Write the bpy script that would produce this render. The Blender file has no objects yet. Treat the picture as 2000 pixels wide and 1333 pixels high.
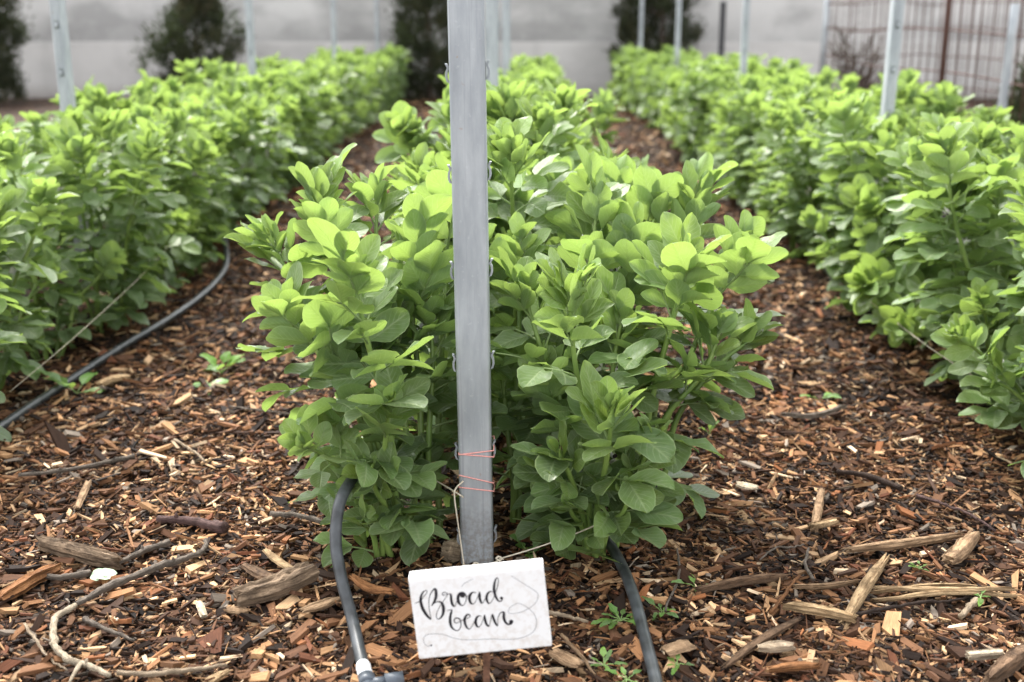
import bpy, bmesh, math, random
import numpy as np
from mathutils import Vector, Matrix, noise as mnoise

random.seed(7)
RNG = np.random.default_rng(7)
scene = bpy.context.scene
col = scene.collection
R = math.radians

# ------------------------------------------------------------------ camera
CAM_H, PITCH, FPX = 0.80, R(15.3), 2270.0
YAW = math.atan(15.0 / FPX)                    # rows run along +Y
CAM = np.array([0.0, 0.0, CAM_H])
fwd = np.array([-math.sin(YAW) * math.cos(PITCH), math.cos(YAW) * math.cos(PITCH), -math.sin(PITCH)])
rgt = np.array([math.cos(YAW), math.sin(YAW), 0.0])
upv = np.cross(rgt, fwd)

def ray(px, py):
    return fwd + rgt * ((px - 1000.0) / FPX) + upv * ((666.5 - py) / FPX)
def at(px, py, Y):                             # the point at depth Y seen at a photo pixel
    d = ray(px, py); return CAM + d * (Y / d[1])
def on(px, py, z=0.0):                         # the point on the level z seen at a photo pixel
    d = ray(px, py); return CAM + d * ((z - CAM_H) / d[2])

# ------------------------------------------------------------------ materials
def mat(name):
    m = bpy.data.materials.new(name); m.use_nodes = True
    nt = m.node_tree; nt.nodes.clear()
    return m, nt, nt.nodes, nt.links
def N(nt, typ, **kw):
    n = nt.nodes.new(typ)
    for k, v in kw.items():
        if k.startswith('i_'):
            n.inputs[k[2:].replace('_', ' ')].default_value = v
        else: setattr(n, k, v)
    return n
def ramp(nt, stops, interp='LINEAR'):
    n = nt.nodes.new('ShaderNodeValToRGB'); n.color_ramp.interpolation = interp
    e = n.color_ramp.elements
    while len(e) < len(stops): e.new(0.5)
    for i, (p, c) in enumerate(stops):
        e[i].position = p
        e[i].color = (c, c, c, 1) if isinstance(c, (int, float)) else (*c, 1)
    return n
def mixc(nt, a, b, fac, blend='MIX'):
    n = nt.nodes.new('ShaderNodeMix'); n.data_type = 'RGBA'; n.blend_type = blend
    for sock, v in ((6, a), (7, b), (0, fac)):
        if hasattr(v, 'is_linked'): nt.links.new(v, n.inputs[sock])
        elif sock == 0: n.inputs[0].default_value = v
        else: n.inputs[sock].default_value = (*v, 1)
    return n.outputs[2]
def mth(nt, op, a, b=None, c=None, clamp=False):
    n = nt.nodes.new('ShaderNodeMath'); n.operation = op; n.use_clamp = clamp
    for i, v in enumerate((a, b, c)):
        if v is None: continue
        if hasattr(v, 'is_linked'): nt.links.new(v, n.inputs[i])
        else: n.inputs[i].default_value = v
    return n.outputs[0]
def mapr(nt, v, a, b, c, d):
    n = nt.nodes.new('ShaderNodeMapRange'); nt.links.new(v, n.inputs[0])
    for i, x in enumerate((a, b, c, d)): n.inputs[i + 1].default_value = x
    return n.outputs[0]
def finish(nt, shader):
    o = nt.nodes.new('ShaderNodeOutputMaterial'); nt.links.new(shader, o.inputs[0])
def principled(nt, color, rough=0.6, metal=0.0, spec=0.5, normal=None):
    p = nt.nodes.new('ShaderNodeBsdfPrincipled')
    for k, v in (('Base Color', color), ('Roughness', rough), ('Metallic', metal), ('Specular IOR Level', spec), ('Normal', normal)):
        if v is None: continue
        if hasattr(v, 'is_linked'): nt.links.new(v, p.inputs[k])
        else: p.inputs[k].default_value = (*v, 1) if k == 'Base Color' else v
    return p
def bump(nt, h, strength=0.3, dist=0.01):
    b = nt.nodes.new('ShaderNodeBump'); b.inputs['Strength'].default_value = strength
    b.inputs['Distance'].default_value = dist; nt.links.new(h, b.inputs['Height']); return b.outputs[0]
def noise(nt, scale, detail=4, rough=0.55, vec=None, stretch=None):
    n = N(nt, 'ShaderNodeTexNoise'); n.inputs['Scale'].default_value = scale
    n.inputs['Detail'].default_value = detail; n.inputs['Roughness'].default_value = rough
    if vec is None:
        tc = nt.nodes.new('ShaderNodeTexCoord'); vec = tc.outputs['Object']
    if stretch:
        mp = nt.nodes.new('ShaderNodeMapping'); mp.inputs['Scale'].default_value = stretch
        nt.links.new(vec, mp.inputs[0]); vec = mp.outputs[0]
    nt.links.new(vec, n.inputs['Vector']); return n.outputs[0]

def leaf_material(name, old, mid, young, trans_gain=1.0, trans=0.45, rough=0.36, spec=0.33):
    m, nt, nd, lk = mat(name)
    at_ = N(nt, 'ShaderNodeAttribute', attribute_name='leaf'); sep = N(nt, 'ShaderNodeSeparateColor')
    lk.new(at_.outputs['Color'], sep.inputs[0])
    uv = N(nt, 'ShaderNodeUVMap'); sx = N(nt, 'ShaderNodeSeparateXYZ'); lk.new(uv.outputs[0], sx.inputs[0])
    age, rnd = sep.outputs[0], sep.outputs[1]
    c1 = ramp(nt, [(0.0, old), (0.5, mid), (1.0, young)]); lk.new(age, c1.inputs[0])
    br = mapr(nt, rnd, 0, 1, 0.66, 1.28)
    base = mixc(nt, c1.outputs[0], (1, 1, 1), 0.0)
    mul = N(nt, 'ShaderNodeVectorMath', operation='SCALE'); lk.new(base, mul.inputs[0]); lk.new(br, mul.inputs['Scale'])
    base = mul.outputs[0]
    # veins, midrib and the thin pale margin, all in the leaf's own coordinates
    a = mth(nt, 'ABSOLUTE', mth(nt, 'SUBTRACT', sx.outputs[0], 0.5))
    ph = mth(nt, 'MULTIPLY', mth(nt, 'SUBTRACT', sx.outputs[1], mth(nt, 'MULTIPLY', a, 0.75)), 46.0)
    sv = mth(nt, 'SINE', ph)
    vein = mth(nt, 'MULTIPLY', mapr(nt, sv, 0.72, 1.0, 0, 1), mapr(nt, a, 0.5, 0.1, 0.2, 1.0))
    rib = mapr(nt, a, 0.060, 0.0, 0, 1)
    edge = mapr(nt, a, 0.445, 0.5, 0, 1)
    n1 = noise(nt, 70, 3)
    base = mixc(nt, base, mixc(nt, base, (1, 1, 1), 0.12), mapr(nt, n1, 0.4, 0.75, 0, 0.6))
    base = mixc(nt, base, (0.13, 0.10, 0.04), mapr(nt, noise(nt, 150, 2), 0.70, 0.76, 0, 0.5))
    pale = mixc(nt, base, (0.50, 0.60, 0.32), 0.55 if spec > .1 else 0.05)
    col_ = mixc(nt, base, pale, mth(nt, 'MULTIPLY', vein, 0.6))
    col_ = mixc(nt, col_, pale, mth(nt, 'MULTIPLY', rib, 0.75))
    col_ = mixc(nt, col_, pale, mth(nt, 'MULTIPLY', edge, 0.85))
    geo = N(nt, 'ShaderNodeNewGeometry')
    under = mixc(nt, col_, (0.25, 0.36, 0.20), 0.35 if spec > .1 else 0.0)
    col_ = mixc(nt, col_, under, geo.outputs['Backfacing'])
    bh = mth(nt, 'ADD', mth(nt, 'MULTIPLY', vein, -0.5), mth(nt, 'ADD', mth(nt, 'MULTIPLY', rib, -1.0), mth(nt, 'MULTIPLY', n1, 1.5)))
    bn = bump(nt, bh, 0.6, 0.0014)
    p = principled(nt, col_, mapr(nt, n1, 0.3, 0.7, rough - 0.06, rough + 0.12), 0, spec, bn)
    tr = N(nt, 'ShaderNodeBsdfTranslucent')
    tcol = mixc(nt, col_, mixc(nt, (0.32 * trans_gain, 0.445 * trans_gain, 0.072), (0.27, 0.41, 0.065), mapr(nt, age, 0, 0.8, 0.8, 0.0)), 0.8)
    tcol = mixc(nt, tcol, (0.16, 0.26, 0.02), mth(nt, 'MULTIPLY', mth(nt, 'MAXIMUM', rib, mth(nt, 'MULTIPLY', vein, 0.35)), 0.45))
    lk.new(tcol, tr.inputs[0])
    mx = N(nt, 'ShaderNodeMixShader'); mx.inputs[0].default_value = trans
    lk.new(p.outputs[0], mx.inputs[1]); lk.new(tr.outputs[0], mx.inputs[2]); finish(nt, mx.outputs[0])
    return m

M = {}
M['leaf'] = leaf_material('bean_leaf', (0.134, 0.210, 0.090), (0.148, 0.236, 0.076), (0.178, 0.275, 0.062))
M['weed'] = leaf_material('weed_leaf', (0.06, 0.15, 0.03), (0.10, 0.24, 0.03), (0.15, 0.32, 0.03))
M['conifer'] = leaf_material('conifer_leaf', (0.008, 0.012, 0.004), (0.018, 0.022, 0.006), (0.060, 0.052, 0.014), 0.22, 0.10, 0.85, 0.04)
M['pale_leaf'] = leaf_material('fallen_leaf', (0.30, 0.42, 0.30), (0.36, 0.48, 0.34), (0.40, 0.5, 0.36), 1, 0.2, 0.6)

def stem_mat():
    m, nt, nd, lk = mat('bean_stem')
    n = noise(nt, 30, 3, stretch=(1, 1, 0.25))
    c = ramp(nt, [(0.3, (0.10, 0.17, 0.04)), (0.7, (0.20, 0.28, 0.07))]); lk.new(n, c.inputs[0])
    finish(nt, principled(nt, c.outputs[0], 0.45, 0, 0.4).outputs[0]); return m
M['stem'] = stem_mat()
def plain(name, c, rough=0.7, metal=0.0, var=0.25, scale=40, bstr=0.2, bdist=0.002, stretch=None):
    m, nt, nd, lk = mat(name)
    n = noise(nt, scale, 5, stretch=stretch)
    c2 = mixc(nt, tuple(x * (1 - var) for x in c), tuple(min(1, x * (1 + var)) for x in c), mapr(nt, n, 0.3, 0.7, 0, 1))
    finish(nt, principled(nt, c2, rough, metal, 0.4, bump(nt, n, bstr, bdist)).outputs[0]); return m
M['petal'] = plain('bean_petal', (0.60, 0.59, 0.56), 0.6)
M['petal_dark'] = plain('petal_spot', (0.035, 0.02, 0.03), 0.6)
M['bud'] = plain('bud', (0.34, 0.42, 0.24), 0.6)
M['hose'] = plain('black_polypipe', (0.036, 0.040, 0.044), 0.42, 0, 0.65, 38, 0.25, 0.001)
M['fitting'] = plain('grey_plastic', (0.05, 0.06, 0.075), 0.4)
M['tape'] = plain('thread_tape', (0.52, 0.53, 0.54), 0.5, 0, 0.1, 200, 0.5, 0.001)
M['twine'] = plain('pale_twine', (0.56, 0.50, 0.40), 0.8, 0, 0.3, 600)
M['pink'] = plain('pink_twine', (0.74, 0.34, 0.31), 0.7, 0, 0.2, 600)
M['rust'] = plain('rusty_rod', (0.060, 0.026, 0.018), 0.8, 0.2, 0.5, 90)
M['rusty_stake'] = plain('rusty_stake', (0.13, 0.065, 0.040), 0.85, 0.1, 0.5, 120)
M['darkmetal'] = plain('dark_steel', (0.055, 0.055, 0.06), 0.55, 0.3, 0.3, 30)
M['ink'] = plain('black_ink', (0.012, 0.011, 0.016), 0.45, 0, 0.2)
M['grey_ink'] = plain('grey_pen', (0.20, 0.20, 0.22), 0.5, 0, 0.2)
M['bark'] = plain('bark', (0.06, 0.042, 0.03), 0.9, 0, 0.5, 40, 0.8, 0.01)

def galv():
    m, nt, nd, lk = mat('galvanised_steel')
    n1 = noise(nt, 26, 5, 0.6, stretch=(1, 1, 0.22)); n2 = noise(nt, 130, 3, 0.6); n3 = noise(nt, 9, 4)
    n4 = noise(nt, 150, 2, 0.5, stretch=(1, 1, 0.02))
    c = ramp(nt, [(0.30, (0.235, 0.258, 0.28)), (0.5, (0.325, 0.350, 0.372)), (0.70, (0.44, 0.465, 0.485))]); lk.new(n1, c.inputs[0])
    c2 = mixc(nt, c.outputs[0], (0.60, 0.62, 0.64), mapr(nt, n2, 0.62, 0.8, 0, 0.35))
    c2 = mixc(nt, c2, (0.16, 0.17, 0.19), mapr(nt, n4, 0.58, 0.70, 0, 0.32))
    tz = N(nt, 'ShaderNodeTexCoord'); szz = N(nt, 'ShaderNodeSeparateXYZ'); lk.new(tz.outputs['Object'], szz.inputs[0])
    c2 = mixc(nt, c2, (0.14, 0.10, 0.07), mth(nt, 'MULTIPLY', mapr(nt, szz.outputs[2], 0.13, 0.0, 0, 1), mapr(nt, n2, 0.42, 0.6, 0, 0.7)))
    c2 = mixc(nt, c2, (0.30, 0.17, 0.07), mapr(nt, noise(nt, 55, 3), 0.70, 0.76, 0, 0.55))
    r = mapr(nt, n3, 0.3, 0.7, 0.42, 0.62)
    finish(nt, principled(nt, c2, r, 0.35, 0.5, bump(nt, n2, 0.12, 0.001)).outputs[0]); return m
M['galv'] = galv()

def concrete():
    m, nt, nd, lk = mat('concrete')
    tc = N(nt, 'ShaderNodeTexCoord'); ob = tc.outputs['Object']
    s = N(nt, 'ShaderNodeSeparateXYZ'); lk.new(ob, s.inputs[0])
    big = noise(nt, 0.9, 5, 0.6, ob, (1, 1, 1.3)); fine = noise(nt, 14, 6, 0.65, ob); streak = noise(nt, 3.5, 4, 0.6, ob, (1, 1, 0.10))
    low = mixc(nt, (0.415, 0.405, 0.393), (0.535, 0.520, 0.505), mapr(nt, big, 0.38, 0.60, 0, 1))
    hi = mixc(nt, (0.345, 0.340, 0.334), (0.54, 0.531, 0.52), mapr(nt, noise(nt, 1.3, 4, 0.6, ob, (0.8, 1, 1.6)), 0.40, 0.58, 0, 1))
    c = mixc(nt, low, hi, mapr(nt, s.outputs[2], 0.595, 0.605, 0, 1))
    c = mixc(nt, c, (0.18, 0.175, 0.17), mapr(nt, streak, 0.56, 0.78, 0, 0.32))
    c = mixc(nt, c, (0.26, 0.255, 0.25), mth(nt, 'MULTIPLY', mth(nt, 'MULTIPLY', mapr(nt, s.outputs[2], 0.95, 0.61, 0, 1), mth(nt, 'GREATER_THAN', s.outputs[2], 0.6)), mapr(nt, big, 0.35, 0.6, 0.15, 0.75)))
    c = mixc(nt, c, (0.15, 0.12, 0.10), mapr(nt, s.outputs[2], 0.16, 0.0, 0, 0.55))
    c = mixc(nt, c, (0.55, 0.54, 0.53), mapr(nt, fine, 0.55, 0.75, 0, 0.35))
    finish(nt, principled(nt, c, 0.85, 0, 0.3, bump(nt, fine, 0.4, 0.01)).outputs[0]); return m
M['concrete'] = concrete()

def mulch_base():
    m, nt, nd, lk = mat('mulch_ground')
    tc = N(nt, 'ShaderNodeTexCoord'); ob = tc.outputs['Object']
    v = N(nt, 'ShaderNodeTexVoronoi'); v.inputs['Scale'].default_value = 42; v.inputs['Randomness'].default_value = 1
    mp = N(nt, 'ShaderNodeMapping'); mp.inputs['Scale'].default_value = (1, 1.7, 1); mp.inputs['Rotation'].default_value = (0, 0, 0.5)
    wv = N(nt, 'ShaderNodeTexNoise'); wv.inputs['Scale'].default_value = 6; lk.new(ob, wv.inputs['Vector'])
    ad = N(nt, 'ShaderNodeVectorMath', operation='ADD'); sc_ = N(nt, 'ShaderNodeVectorMath', operation='SCALE'); sc_.inputs['Scale'].default_value = 0.05
    lk.new(wv.outputs[1], sc_.inputs[0]); lk.new(ob, ad.inputs[0]); lk.new(sc_.outputs[0], ad.inputs[1])
    lk.new(ad.outputs[0], mp.inputs[0]); lk.new(mp.outputs[0], v.inputs['Vector'])
    s = N(nt, 'ShaderNodeSeparateColor'); lk.new(v.outputs['Color'], s.inputs[0])
    c = ramp(nt, [(0.0, (0.014, 0.009, 0.006)), (0.35, (0.035, 0.02, 0.013)), (0.7, (0.085, 0.045, 0.026)), (1.0, (0.19, 0.11, 0.06))]); lk.new(s.outputs[0], c.inputs[0])
    cc = mixc(nt, c.outputs[0], (0.012, 0.008, 0.006), mapr(nt, v.outputs['Distance'], 0.3, 0.7, 0, 1))
    finish(nt, principled(nt, cc, 0.9, 0, 0.2, bump(nt, s.outputs[1], 0.8, 0.01)).outputs[0]); return m
M['mulch'] = mulch_base()

def wood_attr():
    m, nt, nd, lk = mat('wood_chip')
    a = N(nt, 'ShaderNodeAttribute', attribute_name='chip')
    uv = N(nt, 'ShaderNodeUVMap')
    g = noise(nt, 1.0, 4, 0.65, uv.outputs[0], (1.0, 13.0, 1)); g2 = noise(nt, 1.0, 3, 0.6, uv.outputs[0], (0.35, 1.1, 1))
    k = mth(nt, 'MULTIPLY', mapr(nt, g, 0.3, 0.7, 0.62, 1.25), mapr(nt, g2, 0.3, 0.7, 0.75, 1.2))
    mul = N(nt, 'ShaderNodeVectorMath', operation='SCALE'); lk.new(a.outputs['Color'], mul.inputs[0]); lk.new(k, mul.inputs['Scale'])
    finish(nt, principled(nt, mul.outputs[0], 0.8, 0, 0.14, bump(nt, g, 0.5, 0.0015)).outputs[0]); return m
M['chip'] = wood_attr()
_wm = {}
def wood(c1, c2, scale=1.0):
    key = (c1, c2, scale)
    if key in _wm: return _wm[key]
    m, nt, nd, lk = mat('weathered_wood')
    uv = N(nt, 'ShaderNodeUVMap')
    g = noise(nt, 1.0, 6, 0.7, uv.outputs[0], (2.0, 26.0 * scale, 1)); g2 = noise(nt, 1, 5, 0.65, uv.outputs[0], (2.5, 4.0, 1))
    g3 = noise(nt, 1, 5, 0.75, uv.outputs[0], (4.0, 75.0, 1)); g4 = noise(nt, 1, 5, 0.7, uv.outputs[0], (14, 30, 1))
    c = mixc(nt, tuple(x * 0.62 for x in c1), tuple(x * 1.05 for x in c2), mapr(nt, g, 0.36, 0.64, 0, 1))
    c = mixc(nt, c, tuple(x * 0.30 for x in c1), mapr(nt, g2, 0.48, 0.66, 0, 0.75))
    c = mixc(nt, c, tuple(x * 0.16 for x in c1), mapr(nt, g3, 0.56, 0.66, 0, 0.85))
    c = mixc(nt, c, (0.030, 0.020, 0.014), mapr(nt, g4, 0.60, 0.70, 0, 0.7))
    h = mth(nt, 'ADD', g, mth(nt, 'MULTIPLY', g3, 1.2))
    finish(nt, principled(nt, c, 0.85, 0, 0.2, bump(nt, h, 1.0, 0.003)).outputs[0]); _wm[key] = m; return m
def sign_paint():
    m, nt, nd, lk = mat('white_paint')
    n = noise(nt, 35, 5, 0.6, stretch=(1, 1, 0.5)); n2 = noise(nt, 160, 4)
    c = mixc(nt, (0.70, 0.70, 0.705), (0.67, 0.665, 0.66), mapr(nt, n, 0.5, 0.75, 0, 0.5))
    geo = N(nt, 'ShaderNodeNewGeometry'); tc = N(nt, 'ShaderNodeTexCoord'); sz = N(nt, 'ShaderNodeSeparateXYZ'); lk.new(tc.outputs['Object'], sz.inputs[0])
    c = mixc(nt, c, (0.46, 0.37, 0.28), mth(nt, 'MULTIPLY', mapr(nt, sz.outputs[2], -0.022, -0.052, 0, 1), mapr(nt, noise(nt, 120, 5, 0.7), 0.52, 0.68, 0, 0.40)))
    c = mixc(nt, c, (0.62, 0.58, 0.53), mapr(nt, noise(nt, 60, 6, 0.7, stretch=(0.15, 1, 4)), 0.60, 0.72, 0, 0.10))
    pt = mapr(nt, geo.outputs['Pointiness'], 0.53, 0.62, 0, 1)
    c = mixc(nt, c, (0.42, 0.33, 0.25), mth(nt, 'MULTIPLY', pt, mapr(nt, n2, 0.48, 0.6, 0, 0.7)))
    finish(nt, principled(nt, c, 0.5, 0, 0.4, bump(nt, n2, 0.08, 0.001)).outputs[0]); return m
M['paint'] = sign_paint()

# ------------------------------------------------------------------ object helpers
class MB:
    """collects vertices, faces, uv and a colour attribute, then links ONE mesh object"""
    def __init__(s): s.v = []; s.f = []; s.uv = []; s.c = []; s.n = 0; s.mi = []
    def add(s, v, f, uv=None, c=(0, 0, 0), mi=0):
        v = np.asarray(v, float); s.v.append(v)
        f = np.asarray(f, int) + s.n; s.f.append(f); s.mi += [mi] * len(f)
        s.uv.append(np.zeros((len(v), 2)) if uv is None else np.asarray(uv, float))
        cc = np.empty((len(v), 3)); cc[:] = c; s.c.append(cc); s.n += len(v)
    def tube(s, pts, rad, k=8, c=(0, 0, 0), uv0=0.5, mi=0, cap=True):
        pts = np.asarray(pts, float); n = len(pts); rad = np.broadcast_to(np.asarray(rad, float), (n,))
        t = np.gradient(pts, axis=0); t /= np.linalg.norm(t, axis=1)[:, None] + 1e-12
        ref = np.array([0, 0, 1.0]) if abs(t[0][2]) < 0.9 else np.array([1.0, 0, 0])
        a = np.cross(t[0], ref); a /= np.linalg.norm(a); V = []; U = []
        L = np.r_[0, np.cumsum(np.linalg.norm(np.diff(pts, axis=0), axis=1))]
        for i in range(n):
            a = a - t[i] * a.dot(t[i]); a /= np.linalg.norm(a) + 1e-12; b = np.cross(t[i], a)
            for j in range(k):
                th = 2 * math.pi * j / k
                V.append(pts[i] + rad[i] * (a * math.cos(th) + b * math.sin(th))); U.append((L[i] * 20, j / k))
        F = [[i * k + j, i * k + (j + 1) % k, (i + 1) * k + (j + 1) % k, (i + 1) * k + j] for i in range(n - 1) for j in range(k)]
        if cap:
            V += [pts[0] - t[0] * rad[0] * 0.15, pts[-1] + t[-1] * rad[-1] * 0.15]; U += [(0, .5), (L[-1] * 20, .5)]
            q = n * k
            F += [[(j + 1) % k, j, q, q] for j in range(k)] + [[(n - 1) * k + j, (n - 1) * k + (j + 1) % k, q + 1, q + 1] for j in range(k)]
        s.add(V, F, U if uv0 is None else [(uv0, 0.5)] * len(V), c, mi)
    def box(s, lo, hi, mi=0):
        x0, y0, z0 = lo; x1, y1, z1 = hi
        V = [(x0, y0, z0), (x1, y0, z0), (x1, y1, z0), (x0, y1, z0), (x0, y0, z1), (x1, y0, z1), (x1, y1, z1), (x0, y1, z1)]
        s.add(V, [(0, 3, 2, 1), (4, 5, 6, 7), (0, 1, 5, 4), (1, 2, 6, 5), (2, 3, 7, 6), (3, 0, 4, 7)], mi=mi)
    def build(s, name, mats, parent=None, attr=None, smooth=True, loc=None):
        me = bpy.data.meshes.new(name)
        V = np.concatenate(s.v); F = np.concatenate(s.f)
        tri = F[:, 2] == F[:, 3]; cnt = np.where(tri, 3, 4)
        starts = np.r_[0, np.cumsum(cnt)[:-1]]
        keep = np.ones(F.shape, bool); keep[tri, 3] = False
        loops = F[keep]
        me.vertices.add(len(V)); me.vertices.foreach_set('co', V.astype(np.float32).ravel())
        me.loops.add(len(loops)); me.loops.foreach_set('vertex_index', loops.astype(np.int32))
        me.polygons.add(len(F)); me.polygons.foreach_set('loop_start', starts.astype(np.int32))
        if len(s.mi) == len(F) and any(s.mi): me.polygons.foreach_set('material_index', np.array(s.mi, np.int32))
        me.update(calc_edges=True)
        uvl = me.uv_layers.new(name='UVMap'); uvl.data.foreach_set('uv', np.concatenate(s.uv)[loops].astype(np.float32).ravel())
        if attr:
            ca = me.attributes.new(attr, 'FLOAT_COLOR', 'POINT'); C = np.concatenate(s.c)
            ca.data.foreach_set('color', np.c_[C, np.ones(len(C))].astype(np.float32).ravel())
        me.polygons.foreach_set('use_smooth', np.full(len(F), smooth, bool))
        for m_ in (mats if isinstance(mats, (list, tuple)) else [mats]): me.materials.append(m_)
        me.validate()
        o = bpy.data.objects.new(name, me); col.objects.link(o)
        if parent: o.parent = parent
        if loc is not None: o.location = tuple(loc)
        return o
def tag(o, label=None, cat=None, group=None, kind=None):
    for k, v in (('label', label), ('category', cat), ('group', group), ('kind', kind)):
        if v: o[k] = v
    return o
def empty(name, loc, rz=0):
    o = bpy.data.objects.new(name, None); col.objects.link(o); o.location = tuple(loc); o.rotation_euler.z = rz
    o.empty_display_size = 0.05; return o
def copy_tree(o, parent=None):
    c = o.copy(); col.objects.link(c)
    if parent: c.parent = parent
    for ch in o.children: copy_tree(ch, c)
    return c
def spline(P, n=8):
    P = np.asarray(P, float); Q = np.vstack([2 * P[0] - P[1], P, 2 * P[-1] - P[-2]]); out = []
    for i in range(1, len(Q) - 2):
        for t in np.linspace(0, 1, n, endpoint=False):
            a, b, c, d = Q[i - 1:i + 3]
            out.append(0.5 * (2 * b + (c - a) * t + (2 * a - 5 * b + 4 * c - d) * t * t + (3 * b - a - 3 * c + d) * t ** 3))
    out.append(P[-1]); return np.array(out)
def nrm(v):
    v = np.asarray(v, float); return v / (np.linalg.norm(v) + 1e-12)

def ground_h(x, y):
    x = np.asarray(x, float); y = np.asarray(y, float)
    return (0.006 * np.sin(x * 5.1 + 1.3) * np.sin(y * 4.3 + 0.4) + 0.004 * np.sin(x * 11.0 + y * 7.0) + 0.003 * np.sin(x * 23 - y * 17 + 2)
            + 0.006 * np.sin(x * 2.2 - y * 1.7))

# ------------------------------------------------------------------ leaves
NS, NT = 9, 5
_s = np.array([0, .06, .18, .34, .52, .70, .85, .955, 1.0]); _t = np.linspace(-1, 1, NT)
S_, T_ = np.meshgrid(_s, _t, indexing='ij'); S_ = S_.ravel(); T_ = T_.ravel()
LF = np.array([[i * NT + j, i * NT + j + 1, (i + 1) * NT + j + 1, (i + 1) * NT + j] for i in range(NS - 1) for j in range(NT - 1)])
LUV = np.c_[T_ * 0.5 + 0.5, S_]
def leaflet(mb, p, d, nml, L, W, fold, bend, wav, age, rnd, jag=0.0):
    """one leaflet from its base p along d, upper side nml"""
    d = nrm(d); nml = nrm(nml - d * np.dot(nml, d)); sd = np.cross(d, nml)
    prof = np.sin(np.pi * np.clip(S_, 0, 1) ** 1.06) ** 0.52
    prof = prof * np.clip(S_ / 0.34, 0.02, 1) ** 0.42
    prof = np.where(S_ > 0.999, 0.07, np.where(S_ < 0.001, 0.08, prof))
    if jag: prof = prof * (1 - jag * (np.abs(np.sin(S_ * 19)) * np.abs(T_)))
    w = W * 0.5 * prof
    ang = bend * S_
    sy = np.where(abs(bend) > 1e-3, np.sin(ang) / (bend if abs(bend) > 1e-3 else 1), S_) * L
    sz = np.where(abs(bend) > 1e-3, (1 - np.cos(ang)) / (bend if abs(bend) > 1e-3 else 1), 0) * L
    ph = rnd * 40
    ruff = wav * L * (np.sin(S_ * 9 + ph) * np.abs(T_) ** 2 * np.sign(T_ + 1e-9) * 0.6 + np.sin(S_ * 14 + ph * 2) * T_ ** 2 * 0.5)
    x = T_ * w * math.cos(fold)
    z = np.abs(T_) ** 1.25 * w * math.sin(fold) + ruff - sz
    tw = (rnd - 0.5) * 0.5 * S_
    x2 = x * np.cos(tw) - z * np.sin(tw) * 0.6; z2 = z + x * np.sin(tw)
    V = p + np.outer(x2, sd) + np.outer(sy, d) + np.outer(z2, nml)
    if hits_post(V): return
    mb.add(V, LF, LUV, (age, rnd, 0))

WORLD0 = [None]
def hits_post(V):
    if WORLD0[0] is None: return False
    Q = V + WORLD0[0]; return bool(np.any((Q[:, 0] > -0.098) & (Q[:, 0] < -0.028) & (Q[:, 1] > 1.40) & (Q[:, 1] < 1.645)))
def compound(mb, rng, p, axis, phi, open_a, size, npair, pet, age, cup):
    """a pinnate leaf leaving the stem at p; open_a = angle from the stem axis"""
    axis = nrm(axis); ref = nrm(np.cross(axis, [0.0, 1, 0.05])); r2 = np.cross(axis, ref)
    rad = ref * math.cos(phi) + r2 * math.sin(phi)
    d0 = nrm(axis * math.cos(open_a) + rad * math.sin(open_a))
    n0 = nrm(axis * math.sin(open_a) - rad * math.cos(open_a))
    sag = rng.uniform(0.0, 0.25) * (open_a > 0.8)
    Lr = pet + size * 0.42 * max(0, npair - 1)
    k = 5; ts = np.linspace(0, 1, k)
    pts = np.array([p + d0 * Lr * t - n0 * Lr * sag * t * t for t in ts])
    if hits_post(pts): return
    mb.tube(pts, np.linspace(0.0021, 0.0012, k), 4, (min(1, age + 0.15), 0.8, 0), cap=False)
    side = np.cross(d0, n0)
    # stipules at the node
    for i in range(npair):
        f = 1.0 if npair == 1 else (pet + size * 0.42 * i) / Lr
        q = p + d0 * Lr * f - n0 * Lr * sag * f * f
        dd = nrm(d0 - n0 * 2 * sag * f)
        spread = rng.uniform(0.5, 1.1) * (1.15 if i < npair - 1 else 0.75) * (0.55 + 0.45 * min(1, open_a / 0.9))
        for sg in (-1, 1):
            sp = spread + rng.uniform(-0.15, 0.15)
            ld = dd * math.cos(sp) + side * sg * math.sin(sp) + n0 * rng.uniform(-0.25, 0.2)
            ln = n0 - side * sg * rng.uniform(-0.1, cup) + dd * rng.uniform(-0.2, 0.2)
            L = size * rng.uniform(0.84, 1.14) * (0.9 if i == 0 and npair > 1 else 1.0)
            leaflet(mb, q, ld, ln, L, L * (rng.uniform(0.58, 0.74) if age > .3 else rng.uniform(0.66, 0.84)), rng.uniform(0.04, 0.55), rng.uniform(-0.3, 0.65), rng.uniform(0.015, 0.06),
                    float(np.clip(age + rng.uniform(-0.14, 0.14), 0, 1)), rng.random())

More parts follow.
